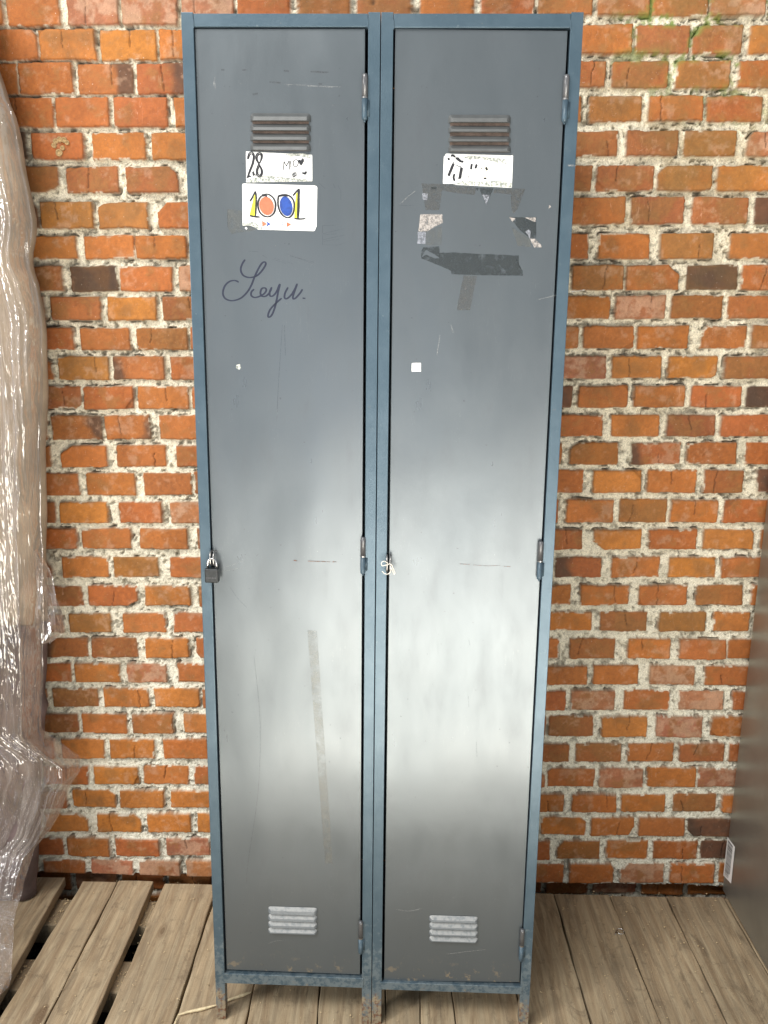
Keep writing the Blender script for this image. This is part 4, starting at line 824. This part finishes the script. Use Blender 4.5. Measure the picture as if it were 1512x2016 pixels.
fl_ = np.array([floor_z(a) for a in (co[:, 0] - 0.9)]) - floor_z(-0.9) + 0.012; co[:, 2] = np.maximum(co[:, 2], fl_ + 0.0)
idx = np.arange(NT * NS).reshape(NT, NS); fcs = np.stack([idx[:-1, :-1], idx[1:, :-1], idx[1:, 1:], idx[:-1, 1:]], -1).reshape(-1, 4)
me = bpy.data.meshes.new('film'); me.from_pydata(co.tolist(), [], fcs.tolist()); me.update(); me.materials.append(M_FILM)
for p in me.polygons: p.use_smooth = True
fo = bpy.data.objects.new('film', me); COL.objects.link(fo); fo.parent = T
# a torn flap of film sticking out of the side
def flap(name, px, dep, par):
    bm = bmesh.new(); rows = []
    for l, r in px:
        a = Vector((on_wall(*l, -dep)[0], -dep, on_wall(*l, -dep)[1])); b = Vector((on_wall(*r, -dep + 0.02)[0], -dep + 0.02, on_wall(*r, -dep + 0.02)[1])); row = []
        for i in range(9):
            t = i / 8; p = a.lerp(b, t); p.y += 0.008 * math.sin(t * 9 + l[1] * 0.05) + random.uniform(-0.0025, 0.0025); p.z += random.uniform(-0.0015, 0.0015)
            row.append(bm.verts.new(p - par.location))
        rows.append(row)
    for A, B in zip(rows, rows[1:]):
        for i in range(8): bm.faces.new((A[i], B[i], B[i + 1], A[i + 1]))
    return obj(name, bm, M_FILM, par, smooth=False)
flap('film_flap', [((68, 1080), (74, 1084)), ((70, 1100), (90, 1112)), ((70, 1130), (103, 1140)), ((70, 1160), (112, 1172)), ((70, 1195), (122, 1205)), ((70, 1222), (126, 1232)), ((72, 1250), (122, 1250)), ((76, 1262), (96, 1268))], 0.17, T)
# the bundle inside the sheet
T2 = empty('wrapped_bundle', (-0.98, -0.16, floor_z(-0.98))); tag(T2, 'pale padded bundle wrapped inside the plastic sheet at left edge', 'bundle')
def bundle(name, z0, z1, n, mat, rough):
    bm = bmesh.new(); prof = []
    yy = [e_[1] for e_ in edge]; zz = EP[:, 2]
    keep = [i for i, e_ in enumerate(edge) if not 1449 < e_[1] < 1990]; kz = [EP[i, 2] for i in keep] + [0.50, 0.40, 0.20, 0.05]; kx = [EP[i, 0] for i in keep] + [EP[29, 0] - 0.008, EP[29, 0] - 0.03, EP[29, 0] - 0.055, EP[29, 0] - 0.075]
    od = np.argsort(kz); kz = np.array(kz)[od]; kx = np.array(kx)[od]
    for j in range(n + 1):
        z = z0 + (z1 - z0) * j / n; xr = float(np.interp(z, kz, kx)) - 0.012; row = [bm.verts.new((-1.3 + 0.98, -0.045 + 0.16, z - floor_z(-0.98))), bm.verts.new((-1.3 + 0.98, -0.118 + 0.16, z - floor_z(-0.98)))]
        for i in range(24):
            u = i / 23; a = -math.pi / 2 + math.pi * max(0, (u - 0.6) / 0.4); fr = min(1, u / 0.6)
            rad = 0.036; fold = rough * (math.sin(z * 23 + u * 9) + 0.7 * math.sin(z * 51 - u * 14) + 0.6 * math.sin(u * 31 + z * 6))
            x = -1.3 + (xr - rad + 1.3) * fr if u < 0.6 else xr - rad + rad * math.cos(a); y = -0.082 + rad * math.sin(a) - fold
            row.append(bm.verts.new((x + 0.98, min(y, -0.04) + 0.16, z - floor_z(-0.98))))
        prof.append(row)
    for A, B in zip(prof, prof[1:]):
        for i in range(len(A)): bm.faces.new((A[i], A[(i + 1) % len(A)], B[(i + 1) % len(A)], B[i]))
    bm.faces.new(prof[-1]); bm.faces.new(prof[0][::-1]); bmesh.ops.recalc_face_normals(bm, faces=bm.faces)
    return obj(name, bm, mat, T2, smooth=True)
zsp = on_wall(40, 1225, -0.1)[1]
bundle('padding', zsp, 1.97, 60, plain('pale padding', c(0.38, 0.31, 0.225), 0.85, 0, 0.25, 9), 0.0022)
bundle('dark_cloth', floor_z(-0.98) + 0.012, zsp - 0.003, 40, plain('dark plum cloth', c(0.13, 0.092, 0.088), 0.8, 0, 0.5, 7), 0.004)

# ------------------------------------------------------------------ small things lying about
M_PALE = plain('fresh pale wood', c(0.72, 0.60, 0.38), 0.7, 0, 0.15, 150)
def splinter(pts, r, label, flatk=0.5):
    q = [Vector(on_floor(x, y, 0.004)) for x, y in pts]; T = q[0].copy(); bm = bmesh.new(); tube(bm, [p - T for p in q], r, 6, True, [r * (0.5 + 0.6 * ((i * 7) % 3) / 2) for i in range(len(q))])
    o = obj('wood_splinter', bm, M_PALE); o.location = T; return tag(o, label, 'splinter', 'pale splinters by the left locker foot')
splinter([(351, 1998), (370, 1992), (395, 1987), (425, 1979), (457, 1966), (478, 1959), (494, 1953)], 0.0030, 'long pale wood splinter lying through the left locker foot')
splinter([(352, 1996), (347, 2008), (342, 2022)], 0.0022, 'short pale splinter broken off the long one, pointing at the camera')
bm = bmesh.new(); p = Vector(on_floor(1221, 1835, 0.002)); tube(bm, cat([(0.008 * math.cos(a), 0.007 * math.sin(a), 0.002 + 0.0015 * math.sin(a)) for a in [i * 0.55 for i in range(12)]], 3), 0.0009, 8)
tube(bm, [(-0.008, 0.0, 0.002), (-0.013, -0.004, 0.001), (-0.012, -0.009, 0.001)], 0.0009, 8)
o = obj('wire_ring', bm, M_CHROME, smooth=True); o.location = p; tag(o, 'small bent wire ring lying on the boards right of the lockers', 'wire')
# mud nest on a brick
x, z = on_wall(122, 285); o_pts = [(-16, -10, 6), (-9, -14, 6), (0, -16, 6), (10, -14, 6), (15, -8, 5), (-6, 10, 7), (0, 2, 5)]
bm = bmesh.new()
for dx, dy, r in [(-13, -3, 5.5), (-9, -11, 5.5), (-1, -14, 6), (8, -13, 6), (14, -8, 5), (-4, 11, 7.5), (4, 2, 5)]:
    a = dx * 0.00102; b = -dy * 0.00102; rr = r * 0.00095
    rings = []
    for rad, hh in ((1.0, 0.0), (1.0, 0.003), (0.86, 0.0042), (0.66, 0.0036), (0.55, 0.0012)):
        rings.append([bm.verts.new((a + rr * rad * math.cos(t) * (1 + 0.08 * math.sin(3 * t + r)), -hh, b + rr * rad * math.sin(t))) for t in [i * math.pi / 8 for i in range(16)]])
    for A, B in zip(rings, rings[1:]):
        for i in range(16): bm.faces.new((A[i], A[(i + 1) % 16], B[(i + 1) % 16], B[i]))
    bm.faces.new(rings[-1])
bmesh.ops.recalc_face_normals(bm, faces=bm.faces)
o = obj('mud_nest', bm, plain('dry mud', c(0.40, 0.27, 0.13), 0.9, 0, 0.3, 300), smooth=True); o.location = (x, -0.007, z - 0.006); tag(o, 'small flower-shaped dried mud nest stuck on a brick at upper left', 'nest')
# crumbs, chips and shavings nobody could count
bm = bmesh.new(); rs = random.Random(12)
def crumb(p, s):
    vs = [bm.verts.new(p + Vector((rs.uniform(-s, s) * 1.6, rs.uniform(-s, s) * 1.6, rs.uniform(0, s)))) for _ in range(4)]
    for f in ((0, 1, 2), (0, 2, 3), (0, 3, 1), (1, 3, 2)): bm.faces.new([vs[i] for i in f])
for _ in range(1500):
    X_ = rs.uniform(-0.75, 0.75); Y_ = -rs.random() ** 1.6 * 0.55 - 0.02
    crumb(Vector((X_, Y_, floor_z(X_) + 0.003)), rs.choice((0.0006, 0.0008, 0.0012, 0.0018)))
for _ in range(500):                                          # heaped in the wide gaps
    Y_ = -rs.random() ** 1.3 * 0.30 - 0.03; g_ = rs.choice((('A1', 'B0'), ('C1', 'D0'))); l_, r_ = J[g_[0]](Y_), J[g_[1]](Y_); X_ = rs.uniform(l_ - 0.01, r_ + 0.01)
    crumb(Vector((X_, Y_, floor_z(X_) + (-0.024 if min(abs(Y_ + 0.10), abs(Y_ + 0.30)) < 0.045 else -0.086) + rs.uniform(0, 0.002))), rs.choice((0.0012, 0.002, 0.003)))
tag(obj('wood_debris', bm, plain('chips and crumbs', c(0.50, 0.38, 0.22), 0.8, 0, 0.4, 90)), 'scattered wood chips and crumbs on the boards', 'debris', kind='stuff')
